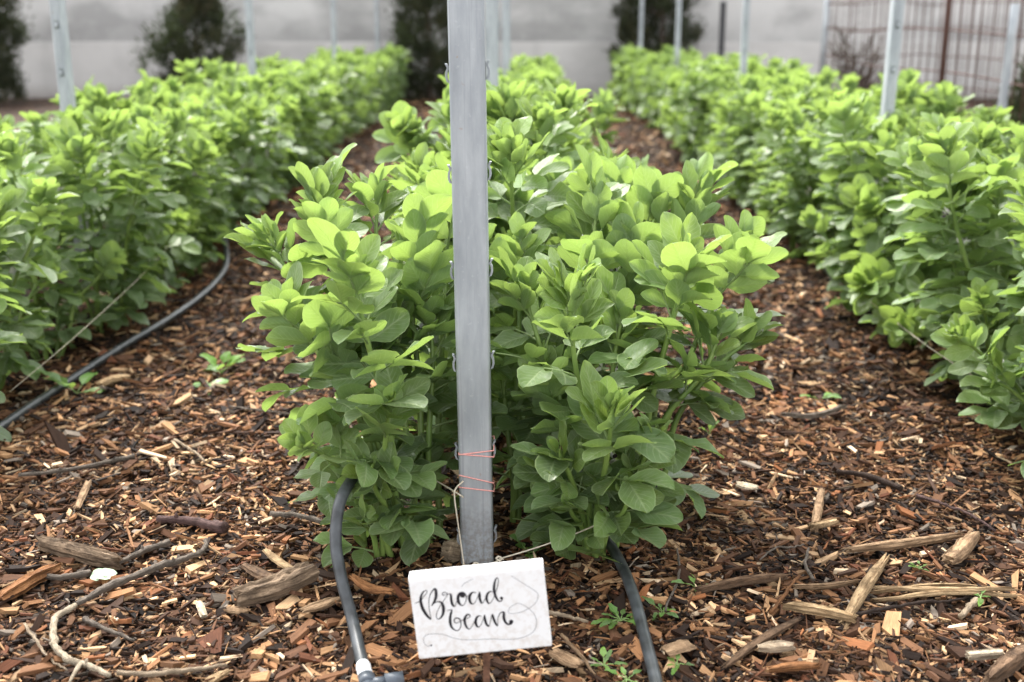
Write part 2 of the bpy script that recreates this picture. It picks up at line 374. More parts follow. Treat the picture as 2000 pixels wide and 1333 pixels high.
def shoot(rng, base, tip, curve=0.25, leafy=1.0, vigor=1.0, start=0.13):
    """one bean stem: returns (stem MB, foliage MB, flower sites)"""
    base = np.asarray(base, float); tip = np.asarray(tip, float)
    H = np.linalg.norm(tip - base); lean = tip - base
    mid = base + lean * 0.5 + np.array([lean[0], lean[1], 0]) * -curve * 0.5 + np.array([0, 0, np.linalg.norm(lean[:2]) * curve * 0.4])
    path = spline([base - [0, 0, 0.02], base + (mid - base) * 0.5 + rng.normal(0, 0.004, 3), mid, mid + (tip - mid) * 0.55 + rng.normal(0, 0.004, 3), tip], 6)
    n = len(path); st = MB(); fo = MB(); sites = []
    tt = np.linspace(0, 1, n)
    st.tube(path, np.interp(tt, [0, .5, .9, 1], [0.0062, 0.0052, 0.0034, 0.0018]) * vigor ** 0.5, 6)
    seg = np.r_[0, np.cumsum(np.linalg.norm(np.diff(path, axis=0), axis=1))]; Ltot = seg[-1]
    s = Ltot * start + 0.03; phi = rng.uniform(0, 6.28); nodes = []
    while s < Ltot - 0.004:
        f = s / Ltot; nodes.append((s, phi)); phi += math.pi + rng.normal(0, 0.55)
        step = np.interp(f, [0, 0.5, 0.75, 0.9, 1], [0.040, 0.034, 0.022, 0.0105, 0.0055]) * rng.uniform(0.85, 1.15) / leafy
        s += max(step, 0.0045)
    for s, ph in nodes:
        p = np.array([np.interp(s, seg, path[:, i]) for i in range(3)])
        q = np.array([np.interp(min(s + 0.02, Ltot), seg, path[:, i]) for i in range(3)])
        ax = nrm(q - p) if np.linalg.norm(q - p) > 1e-4 else nrm(tip - path[-3])
        top = (Ltot - s)                                          # distance from the tip
        open_a = np.interp(top, [0, 0.03, 0.08, 0.16, 0.3, 0.5], [0.10, 0.36, 0.72, 1.05, 1.42, 1.75]) * rng.uniform(0.8, 1.2)
        size = np.interp(top, [0, 0.012, 0.035, 0.08, 0.2, 0.4, 0.6], [0.022, 0.040, 0.058, 0.067, 0.071, 0.070, 0.056]) * vigor * rng.uniform(0.85, 1.15)
        pet = np.interp(top, [0, 0.04, 0.12, 0.3], [0.004, 0.013, 0.030, 0.040]) * rng.uniform(0.7, 1.25)
        npair = 1 if top < 0.012 else (2 if rng.random() < 0.65 else (1 if rng.random() < 0.6 else 3))
        age = np.interp(top, [0, 0.05, 0.12, 0.22, 0.4], [0.92, 0.72, 0.42, 0.2, 0.06])
        ax2 = nrm(ax * 0.8 + np.array([0, 0, 0.2]))
        compound(fo, rng, p, ax2, ph, open_a, size, npair, pet, age, 0.5 if top < 0.1 else 0.25)
        if 0.07 < top < 0.24 and H > 0.3 and rng.random() < 0.32: sites.append((p, ax2, ph + 0.6))
    return st, fo, sites

def flowers(rng, mb, p, ax, phi):
    ax = nrm(ax); ref = nrm(np.cross(ax, [0, 1.0, 0.1])); r2 = np.cross(ax, ref)
    rad = ref * math.cos(phi) + r2 * math.sin(phi)
    for k in range(rng.integers(2, 5)):
        d = nrm(rad * rng.uniform(0.6, 1) + ax * rng.uniform(-0.3, 0.6) + rng.normal(0, 0.35, 3))
        q = p + d * 0.006; up_ = nrm(ax + rng.normal(0, .2, 3)); L = rng.uniform(0.016, 0.025)
        mb.tube([q, q + d * L * 0.35, q + d * L * 0.5], [0.0018, 0.0026, 0.0022], 6, mi=2)
        e = q + d * L * 0.42
        leaflet(mb, e, nrm(d + up_ * .9), nrm(up_ - d), L * .75, L * .62, .35, -.5, .03, .5, rng.random())
        sd = np.cross(d, up_); n0 = len(mb.f)
        for sg in (-1, 1):
            leaflet(mb, e, nrm(d - up_ * .15 + sd * sg * .35), nrm(up_ + sd * sg), L * .5, L * .34, .2, .5, .0, .5, rng.random())
            if rng.random() < .45: mb.mi[-len(LF):] = [1] * len(LF)

PLANT_NAME = 'broad_bean_plant'
def make_plant(rng, loc, shoots, label, group, bloom=0.5, **kw):
    """shoots = [(base xyz, tip xyz, options)] in world coordinates"""
    t = tag(empty(PLANT_NAME, loc), label, 'bean plant', group); loc = np.asarray(loc, float)
    WORLD0[0] = loc if 1.3 < loc[1] < 2.3 and abs(loc[0]) < .6 else None
    for b, tp, op in shoots:
        o_ = dict(kw); o_.update(op)
        st, fo, sites = shoot(rng, np.asarray(b) - loc, np.asarray(tp) - loc, **o_)
        so = st.build('stem', M['stem'], t)
        fo.build('foliage', M['leaf'], so, 'leaf')
        if sites and rng.random() < bloom:
            for (p, ax, ph) in sites[:2]:
                fb = MB(); flowers(rng, fb, p, ax, ph)
                fb.build('flower_cluster', [M['petal'], M['petal_dark'], M['bud']], so, smooth=False)
    WORLD0[0] = None
    return t

# ------------------------------------------------------------------ setting: ground, wall
gx = np.unique(np.r_[-60, -30, -15, -8, np.linspace(-4, 4, 110), 8, 15, 30, 60])
gy = np.unique(np.r_[-60, -20, -6, -2, np.linspace(0.2, 5, 90), np.linspace(5, 14, 60), 20, 35, 60])
X, Y = np.meshgrid(gx, gy, indexing='ij')
Z = ground_h(X, Y) * (np.abs(X) < 6) * (np.abs(Y - 5) < 10) - 0.004
g = MB(); ny = len(gy)
g.add(np.c_[X.ravel(), Y.ravel(), Z.ravel()], [[i * ny + j, (i + 1) * ny + j, (i + 1) * ny + j + 1, i * ny + j + 1] for i in range(len(gx) - 1) for j in range(ny - 1)])
tag(g.build('ground', M['mulch']), kind='structure')

WALL_Y = 13.2
w = MB(); xs = [-14, -8.2, -3.1, 1.95, 7.1, 14]
for i in range(5):
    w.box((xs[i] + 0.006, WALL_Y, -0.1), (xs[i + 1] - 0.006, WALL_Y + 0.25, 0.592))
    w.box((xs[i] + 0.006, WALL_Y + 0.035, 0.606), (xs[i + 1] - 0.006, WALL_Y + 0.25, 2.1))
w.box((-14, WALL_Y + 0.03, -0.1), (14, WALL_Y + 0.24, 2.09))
tag(w.build('concrete_wall', M['concrete'], smooth=False), 'stained grey concrete wall with one horizontal joint behind all the rows', 'wall')

# wood chip mulch: ground cover nobody could count
PAL = np.array([(0.020, 0.013, 0.010), (0.045, 0.024, 0.015), (0.095, 0.048, 0.027), (0.165, 0.083, 0.042), (0.26, 0.135, 0.065),
                (0.38, 0.225, 0.115), (0.52, 0.35, 0.20), (0.25, 0.105, 0.045), (0.22, 0.185, 0.150), (0.64, 0.50, 0.34), (0.13, 0.052, 0.027)])
PW = np.array([0.17, 0.17, 0.16, 0.13, 0.11, 0.10, 0.06, 0.022, 0.04, 0.022, 0.03]); PW /= PW.sum()
KEEP = []                                     # centre lines of the larger pieces, which keep the small chips off them
def clear(x, y):
    ok = np.ones(len(x), bool)
    for A_, r_ in KEEP:
        for (ax, ay), (bx, by) in zip(A_[:-1], A_[1:]):
            dx, dy = bx - ax, by - ay; t = np.clip(((x - ax) * dx + (y - ay) * dy) / (dx * dx + dy * dy + 1e-9), 0, 1)
            ok &= np.hypot(x - ax - t * dx, y - ay - t * dy) > r_ + 0.002
    return ok
def chips(mb, n, x0, x1, y0, y1, scale, zmax, avoid=None, light=1.0):
    x = RNG.uniform(x0, x1, n); y = y0 + (y1 - y0) * RNG.random(n) ** 1.25
    half = 0.52 * y + 0.35
    k = np.abs(x) < half
    if avoid is not None: k &= avoid(x, y)
    x, y = x[k], y[k]; k = clear(x, y); x, y = x[k], y[k]; n = len(x)
    L = np.clip(np.exp(RNG.normal(math.log(0.0128), 0.50, n)), 0.004, 0.055) * scale
    asp = RNG.uniform(0.2, 0.66, n); spl = RNG.random(n) < 0.18; asp[spl] = RNG.uniform(0.06, 0.16, spl.sum()); L[spl] *= 1.7
    W = np.clip(L * asp, 0.0014, 0.024 * scale); T = np.clip(W * RNG.uniform(0.12, 0.5, n), 0.0007, 0.006)
    u0 = RNG.uniform(0, 50, n)
    # outline of 4 points, thick box without a bottom
    e = RNG.uniform(0.25, 1.0, (n, 4)); sk = RNG.uniform(-0.4, 0.4, (n, 2))
    lx = np.stack([-1 + sk[:, 0], 1 + sk[:, 1], 1 - sk[:, 1], -1 - sk[:, 0]], 1) * (L / 2)[:, None]
    ly = np.stack([-e[:, 0], -e[:, 1], e[:, 2], e[:, 3]], 1) * (W / 2)[:, None]
    bow = RNG.normal(0, 0.05, n) * L
    top = np.stack([lx, ly, np.tile((T / 2)[:, None], (1, 4))], 2); bot = np.stack([lx * 1.02, ly * 1.03, -np.tile((T / 2)[:, None], (1, 4))], 2)
    top[:, 1, 2] += bow; top[:, 2, 2] += bow; bot[:, 1, 2] += bow; bot[:, 2, 2] += bow
    P = np.concatenate([top, bot], 1)
    th = RNG.uniform(0, 2 * math.pi, n); tx = RNG.normal(0, 0.30, n); ty = RNG.normal(0, 0.24, n)
    def rot(P, a, i, j):
        c, s = np.cos(a)[:, None], np.sin(a)[:, None]; A, B = P[:, :, i].copy(), P[:, :, j].copy()
        P[:, :, i] = c * A - s * B; P[:, :, j] = s * A + c * B
    rot(P, tx, 1, 2); rot(P, ty, 0, 2); rot(P, th, 0, 1)
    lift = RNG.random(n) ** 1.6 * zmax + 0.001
    P[:, :, 0] += x[:, None]; P[:, :, 1] += y[:, None]
    P[:, :, 2] += (ground_h(x, y) + lift + 0.25 * np.abs(np.sin(ty)) * L * 0.5)[:, None]
    ci = RNG.choice(len(PAL), n, p=PW)
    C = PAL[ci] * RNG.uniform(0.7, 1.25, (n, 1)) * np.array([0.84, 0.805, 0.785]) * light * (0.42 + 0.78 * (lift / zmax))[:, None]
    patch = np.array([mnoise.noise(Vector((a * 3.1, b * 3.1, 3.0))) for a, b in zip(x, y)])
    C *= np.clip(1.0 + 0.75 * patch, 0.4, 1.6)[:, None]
    F0 = np.array([[0, 1, 2, 3], [0, 4, 5, 1], [1, 5, 6, 2], [2, 6, 7, 3], [3, 7, 4, 0]])
    F = (F0[None] + (np.arange(n) * 8)[:, None, None]).reshape(-1, 4)
    U = np.stack([np.concatenate([lx, lx], 1) * 45 + u0[:, None], np.concatenate([ly, ly + T[:, None]], 1) * 45 + u0[:, None]], 2)
    mb.add(P.reshape(-1, 3), F, U.reshape(-1, 2), np.repeat(C, 8, 0))
def off_rows(x, y):
    d = np.minimum(np.minimum(np.abs(x + 1.5), np.abs(x + 0.08)), np.abs(x - 1.32))
    return (d > 0.16) | (y < 1.75) | (RNG.random(len(x)) < 0.15)
# ------------------------------------------------------------------ bean plants
ROWS = {'c': -0.08, 'l': -1.40, 'r': 1.28}
rng = np.random.default_rng(11)
GRP = {'c': 'broad beans in the middle row with the sign', 'l': 'broad beans in the row before the bushy shrub', 'r': 'broad beans in the row beside the rusty cage'}
def S(bx, by, tx, ty, Y, **op):
    b = on(bx, by, 0.0); return (b, at(tx, ty, Y), op)
HERO = [
 ('tall bean plant with one upright bright stem, rear of the clump over the bent hose', [S(745, 1050, 622, 385, 1.80, start=.3), S(760, 1045, 735, 375, 1.93), S(735, 1040, 530, 470, 1.86, vigor=.9, start=.45)]),
 ('bean plant with pale green top over the bent black hose, first left of post', [S(800, 1090, 690, 530, 1.60, vigor=1.05), S(770, 1085, 545, 590, 1.72, curve=.4, start=.5), S(790, 1075, 660, 690, 1.68, vigor=.95), S(810, 1075, 770, 620, 1.72, vigor=.95)]),
 ('short bean plant with dark lower leaves just beside the pink twine', [S(745, 1098, 762, 785, 1.55, vigor=.9), S(795, 1088, 826, 890, 1.72, vigor=.85), S(775, 1098, 720, 920, 1.55, vigor=.85, start=.2), S(742, 1098, 708, 1015, 1.57, vigor=.7, start=.1)]),
 ('low bean side shoot leaning out beyond the bent black hose', [S(715, 1080, 590, 870, 1.56, vigor=.75, curve=.5, start=.45)]),
 ('bean plant with bright top half hidden by the near post', [S(840, 1080, 838, 610, 1.74), S(835, 1075, 800, 480, 1.80), S(860, 1065, 870, 400, 1.98)]),
 ('bean plant with bright upright top in front of the straight black hose', [S(1160, 1098, 1112, 570, 1.60, vigor=1.06), S(1150, 1090, 1020, 560, 1.74, vigor=.95), S(1140, 1080, 1060, 720, 1.68, vigor=.95), S(1180, 1075, 1215, 620, 1.72, vigor=.95)]),
 ('short bean plant with big round grey green leaves by the straight black hose', [S(1165, 1100, 1195, 800, 1.54, vigor=1.0), S(1150, 1095, 1090, 880, 1.57, vigor=.95, start=.3), S(1195, 1090, 1275, 860, 1.60, vigor=.9, start=.3), S(1175, 1098, 1228, 965, 1.57, vigor=.8, start=.05), S(1150, 1096, 1112, 990, 1.57, vigor=.75, start=.05)]),
 ('bean plant leaning over the open mulch with small pale flowers', [S(1225, 1060, 1345, 520, 1.70, vigor=1.08, start=.4), S(1240, 1050, 1410, 640, 1.74, curve=.4, start=.55), S(1250, 1040, 1455, 480, 1.86, start=.45)]),
 ('bean plant with tight narrow upright top at the outer edge by the path', [S(1270, 1030, 1470, 660, 1.82, curve=.5, vigor=.85, start=.55), S(1250, 1010, 1365, 390, 1.98)]),
 ('bean plant with broad light top standing behind the near post', [S(1010, 1030, 1010, 480, 1.90), S(1050, 1030, 1170, 385, 1.92), S(1000, 1035, 985, 700, 1.80, vigor=.9), S(1080, 1035, 1235, 470, 1.88), S(1120, 1020, 1275, 400, 1.98, start=.3), S(1110, 1010, 1215, 360, 2.1, start=.3)]),
]
for lab, sh in HERO:
    make_plant(rng, sh[0][0], sh, lab, GRP['c'], bloom=0.4)

def free_plant(rng, loc, n, spread, h, **kw):
    sh = []; a0 = rng.uniform(0, 6.28)
    for i in range(n):
        a = a0 + 6.28 * i / n + rng.normal(0, .35); r0 = rng.uniform(0.008, 0.03); r1 = rng.uniform(0.4, 1.0) * spread
        hh = h * rng.uniform(0.82, 1.08); op = {}
        if i == n - 1 and n > 3: hh *= 0.55; r1 = spread * 1.25; op = dict(vigor=.85)
        b = np.asarray(loc) + [math.cos(a) * r0, math.sin(a) * r0, 0]
        sh.append((b, np.asarray(loc) + [math.cos(a) * r1, math.sin(a) * r1, hh], op))
    return sh
protos = []
for i in range(13):
    p = make_plant(rng, (0, 0, 0), free_plant(rng, (0, 0, 0), 6 if i % 3 else 5, 0.17, 0.54), 'x', 'x', bloom=0.45)
    protos.append(p)
used = [False] * len(protos)
POSTS_Y = [1.6, 4.45, 7.25, 10.1]
WHERE = {'c': 'sign', 'l': 'bushy shrub', 'r': 'rusty cage'}
STRETCH = ['at its front end', 'around its nearest post', 'around the next post', 'around the third post', 'close to the wall']
counter = 0
for key, x0 in ROWS.items():
    y = {'c': 2.12, 'l': 1.98, 'r': 1.92}[key]; ln = 0
    xr = x0
    while y < 12.5:
        x0 = xr + {'l': -0.009, 'r': -0.004, 'c': 0}[key] * (y - 2)
        for sg in (-1, 1):
            off = 0.145 if key == 'c' else 0.165
            if key != 'c' and (sg > 0) == (key == 'l'): off = float(np.interp(y, [2, 3, 4, 7, 12], [0.27, 0.28, 0.28, 0.20, 0.165] if key == 'l' else [0.24, 0.25, 0.24, 0.15, 0.12]))
            if key == 'c': off = 0.075 if sg > 0 else 0.01
            if key == 'c' and y > 3.9: off = (0.09 if sg > 0 else -0.03)
            if key == 'c' and y > 9.4: continue
            px, py = x0 + (0.12 if key == 'c' and y > 3.9 else 0) + sg * off + rng.normal(0, 0.025), y + rng.normal(0, 0.03) + (0.06 if sg > 0 else 0)
            zc = py * math.cos(PITCH) + 0.1
            if abs(1015 + px / zc * FPX - 1000) > 1000 + 0.28 / zc * FPX: continue
            i = (counter * 5 + rng.integers(0, 3)) % len(protos); counter += 1
            if used[i]: o = copy_tree(protos[i])
            else: o = protos[i]; used[i] = True
            sc = rng.uniform(0.88, 1.10) * (1.0 if py < 8 else 0.95)
            sc *= (0.97 if py < 2.6 else 0.9 if py > 3.9 else 1) if key == 'c' else 0.915
            o.location = (px, py, 0); o.rotation_euler = (rng.normal(0, .08), rng.normal(0, .08), rng.uniform(0, 6.28)); o.scale = (sc * 1.02, sc * 1.02, sc) if key != 'c' else (sc * .95, sc * .95, sc)
            side = 'far' if (key == 'l' and sg < 0) or (key == 'r' and sg > 0) else 'path'
            if key == 'c': side = 'bent hose' if sg < 0 else 'cage'
            b = 0 if py < 3.0 else 1 if py < 5.6 else 2 if py < 8.6 else 3 if py < 10.9 else 4
            o['label'] = f"bean plant on the {side} side of the {WHERE[key]} row, {STRETCH[b]}"; o['group'] = GRP[key] + f", {side} side, {STRETCH[b]}"
        y += 0.245 if y < 6 else 0.27
for i, u in enumerate(used):
    if not u:
        for ch in list(protos[i].children_recursive): bpy.data.objects.remove(ch)
        bpy.data.objects.remove(protos[i])
# a low shoot that leans out of the cage side row at the frame edge
lo = on(2040, 900, 0)
make_plant(rng, lo, [(lo, at(1940, 745, 2.06), dict(vigor=.95, curve=.4, start=.35))], 'small bean shoot leaning out low over the mulch with three pale leaves below it', GRP['r'])
lo = on(1830, 640, 0)
make_plant(rng, lo, [(lo, at(1690, 560, 2.75), dict(vigor=.95, curve=.4, start=.3)), (lo + [.03, .02, 0], at(1690, 400, 2.95), {}), (lo + [.0, .04, 0], at(1760, 640, 2.6), dict(vigor=.8, curve=.4))],
           'bean plant with a white and pink flower cluster leaning onto the path', GRP['r'], bloom=1.0)

# ------------------------------------------------------------------ posts
def post_mesh(W, D, Hh):
    """cold-rolled channel: front face, two flanges, two return lips"""
    mb = MB(); t = 0.0022; r = 0.005; lip = 0.011
    arc = lambda cx, cy, a0, a1: [(cx + r * math.cos(a), cy + r * math.sin(a)) for a in np.linspace(a0, a1, 5)]
    h = W / 2
    out = [(-h + lip, D)] + arc(-h + r, D - r, math.pi / 2, math.pi) + arc(-h + r, r, math.pi, 1.5 * math.pi) + arc(h - r, r, 1.5 * math.pi, 2 * math.pi) + arc(h - r, D - r, 0, math.pi / 2) + [(h - lip, D)]
    o2 = np.array(out); tg = np.gradient(o2, axis=0); nr = np.c_[-tg[:, 1], tg[:, 0]]; nr /= np.linalg.norm(nr, axis=1)[:, None]
    inn = o2 + nr * t
    ring = np.vstack([o2, inn[::-1]]); n = len(ring)
    zs = np.linspace(-0.3, Hh, 14)
    V = [(p[0], p[1], z) for z in zs for p in ring]
    F = [[k * n + j, k * n + (j + 1) % n, (k + 1) * n + (j + 1) % n, (k + 1) * n + j] for k in range(len(zs) - 1) for j in range(n)]
    m_ = len(o2)
    F += [[(len(zs) - 1) * n + j, (len(zs) - 1) * n + j + 1, (len(zs) - 1) * n + n - 2 - j, (len(zs) - 1) * n + n - 1 - j] for j in range(m_ - 1)]
    mb.add(V, F); return mb
def lug_mesh(sg, W, z, up=True):
    """punched hook tab standing off a flange, with the dark slot behind it"""
    mb = MB(); x = sg * W / 2; yy = 0.017
    pr = [(-0.0022, -0.012), (0.0012, -0.010), (0.0030, -0.004), (0.0026, 0.003), (0.0004, 0.008), (0.0032, 0.014)]
    P = [(x + sg * a, z + b) for a, b in pr]
    for i in range(len(P) - 1):
        (xa, za), (xb, zb) = P[i], P[i + 1]; hw = 0.0042
        V = [(xa, yy - hw, za), (xa, yy + hw, za), (xb, yy + hw, zb), (xb, yy - hw, zb), (xa + sg * .0030, yy - hw, za), (xa + sg * .0030, yy + hw, za), (xb + sg * .0030, yy + hw, zb), (xb + sg * .0030, yy - hw, zb)]
        mb.add(V, [(0, 3, 2, 1), (4, 5, 6, 7), (0, 1, 5, 4), (1, 2, 6, 5), (2, 3, 7, 6), (3, 0, 4, 7)])
    # the punched slot
    mb.add([(x + sg * 0.0006, yy - .0062, z - .012), (x + sg * 0.0006, yy + .0062, z - .012), (x + sg * 0.0006, yy + .0062, z + .012), (x + sg * 0.0006, yy - .0062, z + .012)], [[0, 1, 2, 3]], mi=1)
    return mb
pbase = np.array([-0.063, 1.60, 0.0])
POST_GROUP = 'galvanised trellis posts along the bean rows'
near = tag(empty('trellis_post', pbase), 'large galvanised steel post nearest the camera, wrapped with pink twine', 'post', POST_GROUP)
post_mesh(0.049, 0.036, 1.75).build('channel', M['galv'], near)
for i in range(12):
    z = 0.055 + i * 0.1365
    for sg in (-1, 1): lug_mesh(sg, 0.049, z + (0.0 if sg > 0 else -0.004)).build('lug', [M['galv'], M['darkmetal']], near, smooth=False)
near.rotation_euler = (0, R(-0.62), 0)
second = empty('trellis_post', (0, 0, 0))
post_mesh(0.049, 0.036, 1.72).build('channel', M['galv'], second)
for i in range(12):
    for sg in (-1, 1): lug_mesh(sg, 0.049, 0.06 + i * 0.147).build('lug', [M['galv'], M['darkmetal']], second, smooth=False)
spots = [
 (960, 150, 4.45, 0, 'galvanised post right behind the near post, partly hidden by it'),
 (990, 120, 7.25, 0, 'hazy galvanised post seen past the near post, second behind it'),
 (136, 120, 3.80, 88, 'galvanised post with three hooks showing, in the row before the bushy shrub, nearest'),
 (496, 70, 6.55, 90, 'thin pale post just beside the bushy round shrub'),
 (655, 60, 9.6, 90, 'faint blurred post against the pale wall between bushy shrub and tall conifer'),
 (740, 60, 12.4, 90, 'faintest post touching the wall, next to the tall conifer behind the near post'),
 (1728, 120, 4.05, -90, 'galvanised post with a bright cream edge in front of the rusty cage'),
 (1450, 70, 6.85, -90, 'pale blue grey post next to the short dark stake'),
 (1320, 50, 9.6, -90, 'galvanised post in front of the wispy conifer, the one nearer the dark stake'),
 (1248, 50, 12.2, -90, 'galvanised post in front of the wispy conifer, at its thick middle'),
]
for i, (px, py, yy, rz, lab) in enumerate(spots):
    o = second if i == 0 else copy_tree(second)
    p = at(px, py, yy); o.location = (p[0], yy, 0); o.rotation_euler = (rng.normal(0, .006), rng.normal(0, .006), R(rz))
    tag(o, lab, 'post', POST_GROUP)

# twine on the near post: pink wraps, knots and the pale string that holds the sign row
tw = tag(empty('twine', pbase + [0, 0, 0.18]), 'pink twine wound twice round the near post with a hanging pale tail', 'twine')
def wrap(name, zs, m_, turns=2, r=0.00105, jitter=.002):
    P = []; h, d = 0.0256, 0.038
    corners = [(-h, -.0012), (h, -.0012), (h, d), (-h, d)]
    for k in range(turns * 4 + 1):
        cx, cy = corners[k % 4]; P.append((cx, cy, np.interp(k / (turns * 4), np.linspace(0, 1, len(zs)), zs) - 0.18 + rng.normal(0, jitter * .3)))
    Q = []
    for a, b in zip(P[:-1], P[1:]):
        for t in np.linspace(0, 1, 5, endpoint=False): Q.append(np.array(a) * (1 - t) + np.array(b) * t)
    mb = MB(); mb.tube(Q, r, 5); return mb.build(name, m_, tw)
wrap('upper_wrap', [0.188, 0.205, 0.190, 0.182, 0.176], M['pink'])
wrap('lower_wrap', [0.158, 0.132, 0.138, 0.126, 0.125], M['pink'])
def string(name, pts, m_, r, parent=None, base=(0, 0, 0), n=8):
    mb = MB(); mb.tube(spline(np.asarray(pts) - np.asarray(base), n), r, 5); return mb.build(name, m_, parent)
B = pbase + [0, 0, 0.18]
string('hanging_tail', [at(905, 940, 1.594), at(890, 955, 1.59), at(888, 975, 1.588), at(897, 1040, 1.588), at(907, 1110, 1.588)], M['twine'], 0.0013, tw, B)
string('side_string', [at(845, 935, 1.66), at(890, 962, 1.60), at(905, 972, 1.596)], M['twine'], 0.0013, tw, B, 4)
st_ = tag(empty('string', at(935, 1102, 1.59)), 'pale string knotted round the foot of the near post and run to the bean stem', 'string')
B2 = np.array(st_.location)
string('post_loop', [at(903, 1104, 1.592), at(925, 1106, 1.59), at(950, 1105, 1.59), at(968, 1098, 1.595), at(976, 1092, 1.60)], M['twine'], 0.0014, st_, B2)
string('line', [at(976, 1092, 1.60), at(1060, 1066, 1.60), at(1150, 1032, 1.60), at(1190, 1010, 1.62), at(1225, 975, 1.66)], M['twine'], 0.0013, st_, B2)
for (kx, ky) in ((930, 1104), (975, 1092)):
    string('knot', [at(kx - 7, ky, 1.589), at(kx - 2, ky - 5, 1.587), at(kx + 5, ky, 1.586), at(kx, ky + 4, 1.586), at(kx - 5, ky - 1, 1.587), at(kx + 2, ky - 4, 1.588), at(kx + 8, ky + 2, 1.589)], M['twine'], 0.0011, st_, B2)
def lone(name, pts, m_, r, label, cat, n=8, k=5):
    pts = np.asarray(pts); mb = MB(); P = spline(pts - pts[0], n); rr = r if np.isscalar(r) else np.interp(np.linspace(0, 1, len(P)), np.linspace(0, 1, len(r)), r)
    mb.tube(P, rr, k, uv0=None); return tag(mb.build(name, m_, loc=pts[0]), label, cat)
lone('string', [at(20, 765, 2.25), at(150, 655, 2.5), at(275, 540, 2.9), at(340, 470, 3.4)], M['twine'], 0.00055, 'thin pale string stretched along the foot of the row before the bushy shrub', 'string')
lone('string', [at(1700, 590, 2.75), at(1800, 668, 2.5), at(1890, 728, 2.3), at(2010, 800, 2.1)], M['twine'], 0.0009, 'thin pale string stretched along the foot of the row beside the rusty cage', 'string')

# ------------------------------------------------------------------ hoses
def hose(pts, r, label):
    pts = np.asarray(pts); t = tag(empty('irrigation_hose', pts[-1]), label, 'hose', 'black irrigation hoses')
    mb = MB(); mb.tube(spline(pts - pts[-1], 8), r, 16); mb.build('pipe', M['hose'], t); return t
hp = [on(760, 985, 0.03), on(728, 935, 0.12), on(697, 932, 0.165), on(672, 962, 0.165), on(659, 1005, 0.145), on(656, 1065, 0.11), on(668, 1135, 0.072), on(688, 1210, 0.034), on(704, 1280, 0.016), on(715, 1325, 0.014)]
hz = hose(hp, 0.0083, 'black hose bent in an arch over the mulch with white tape at its end')
e0, e1 = np.array(hp[-2]), np.array(hp[-1]); dv = nrm(e1 - e0); B = np.array(hp[-1])
mb = MB(); mb.tube([e1 - dv * 0.030 - B, e1 - dv * 0.024 - B, e1 - dv * 0.015 - B, e1 - dv * 0.006 - B, e1 - B], [0.0090, 0.0098, 0.0094, 0.0099, 0.0093], 16); mb.build('tape_wrap', M['tape'], hz)
el = empty('elbow_fitting', (0, 0, 0)); el.parent = hz
def seg(parts, name):
    mb = MB()
    for a, b, ra, rb in parts: mb.tube([a, a + (b - a) * .5, b], [ra, (ra + rb) / 2, rb], 16)
    return mb
c0 = e1 + dv * 0.004 - B; rx = np.array([0.96, 0.25, 0.0])
mb = seg([(c0 - dv * .004, c0 + dv * .012, 0.0115, 0.0115), (c0 + dv * .012, c0 + dv * .03, 0.0095, 0.0105), (c0 + dv * .012 + rx * 0.004, c0 + dv * .012 + rx * .022, 0.0088, 0.0088), (c0 + dv * .012 + rx * .022, c0 + dv * .012 + rx * .044, 0.0118, 0.0118)], 'x')
bpy.data.objects.remove(el)
mb.build('elbow_fitting', M['fitting'], hz)
hose([on(1120, 1000, 0.02), on(1160, 1025, 0.03), on(1190, 1062, 0.032), on(1217, 1110, 0.03), on(1240, 1172, 0.026), on(1258, 1240, 0.02), on(1276, 1310, 0.013), on(1292, 1380, 0.011), on(1306, 1450, 0.009)], 0.0083, 'black hose running straight out toward the camera from under the bean plant')
hose([on(440, 470, .012), on(443, 500, .012), on(438, 528, .012), on(405, 568, .016), on(335, 620, .018), on(235, 680, .016), on(120, 755, .012), on(40, 808, .011), on(-80, 890, .011)], 0.0095, 'black hose curving along the foot of the row before the bushy shrub')
hose([on(1575, 470, .01), on(1600, 510, .012), on(1632, 548, .014), on(1690, 600, .012), on(1760, 660, .01)], 0.0095, 'short dark length of hose showing beneath the row beside the rusty cage')

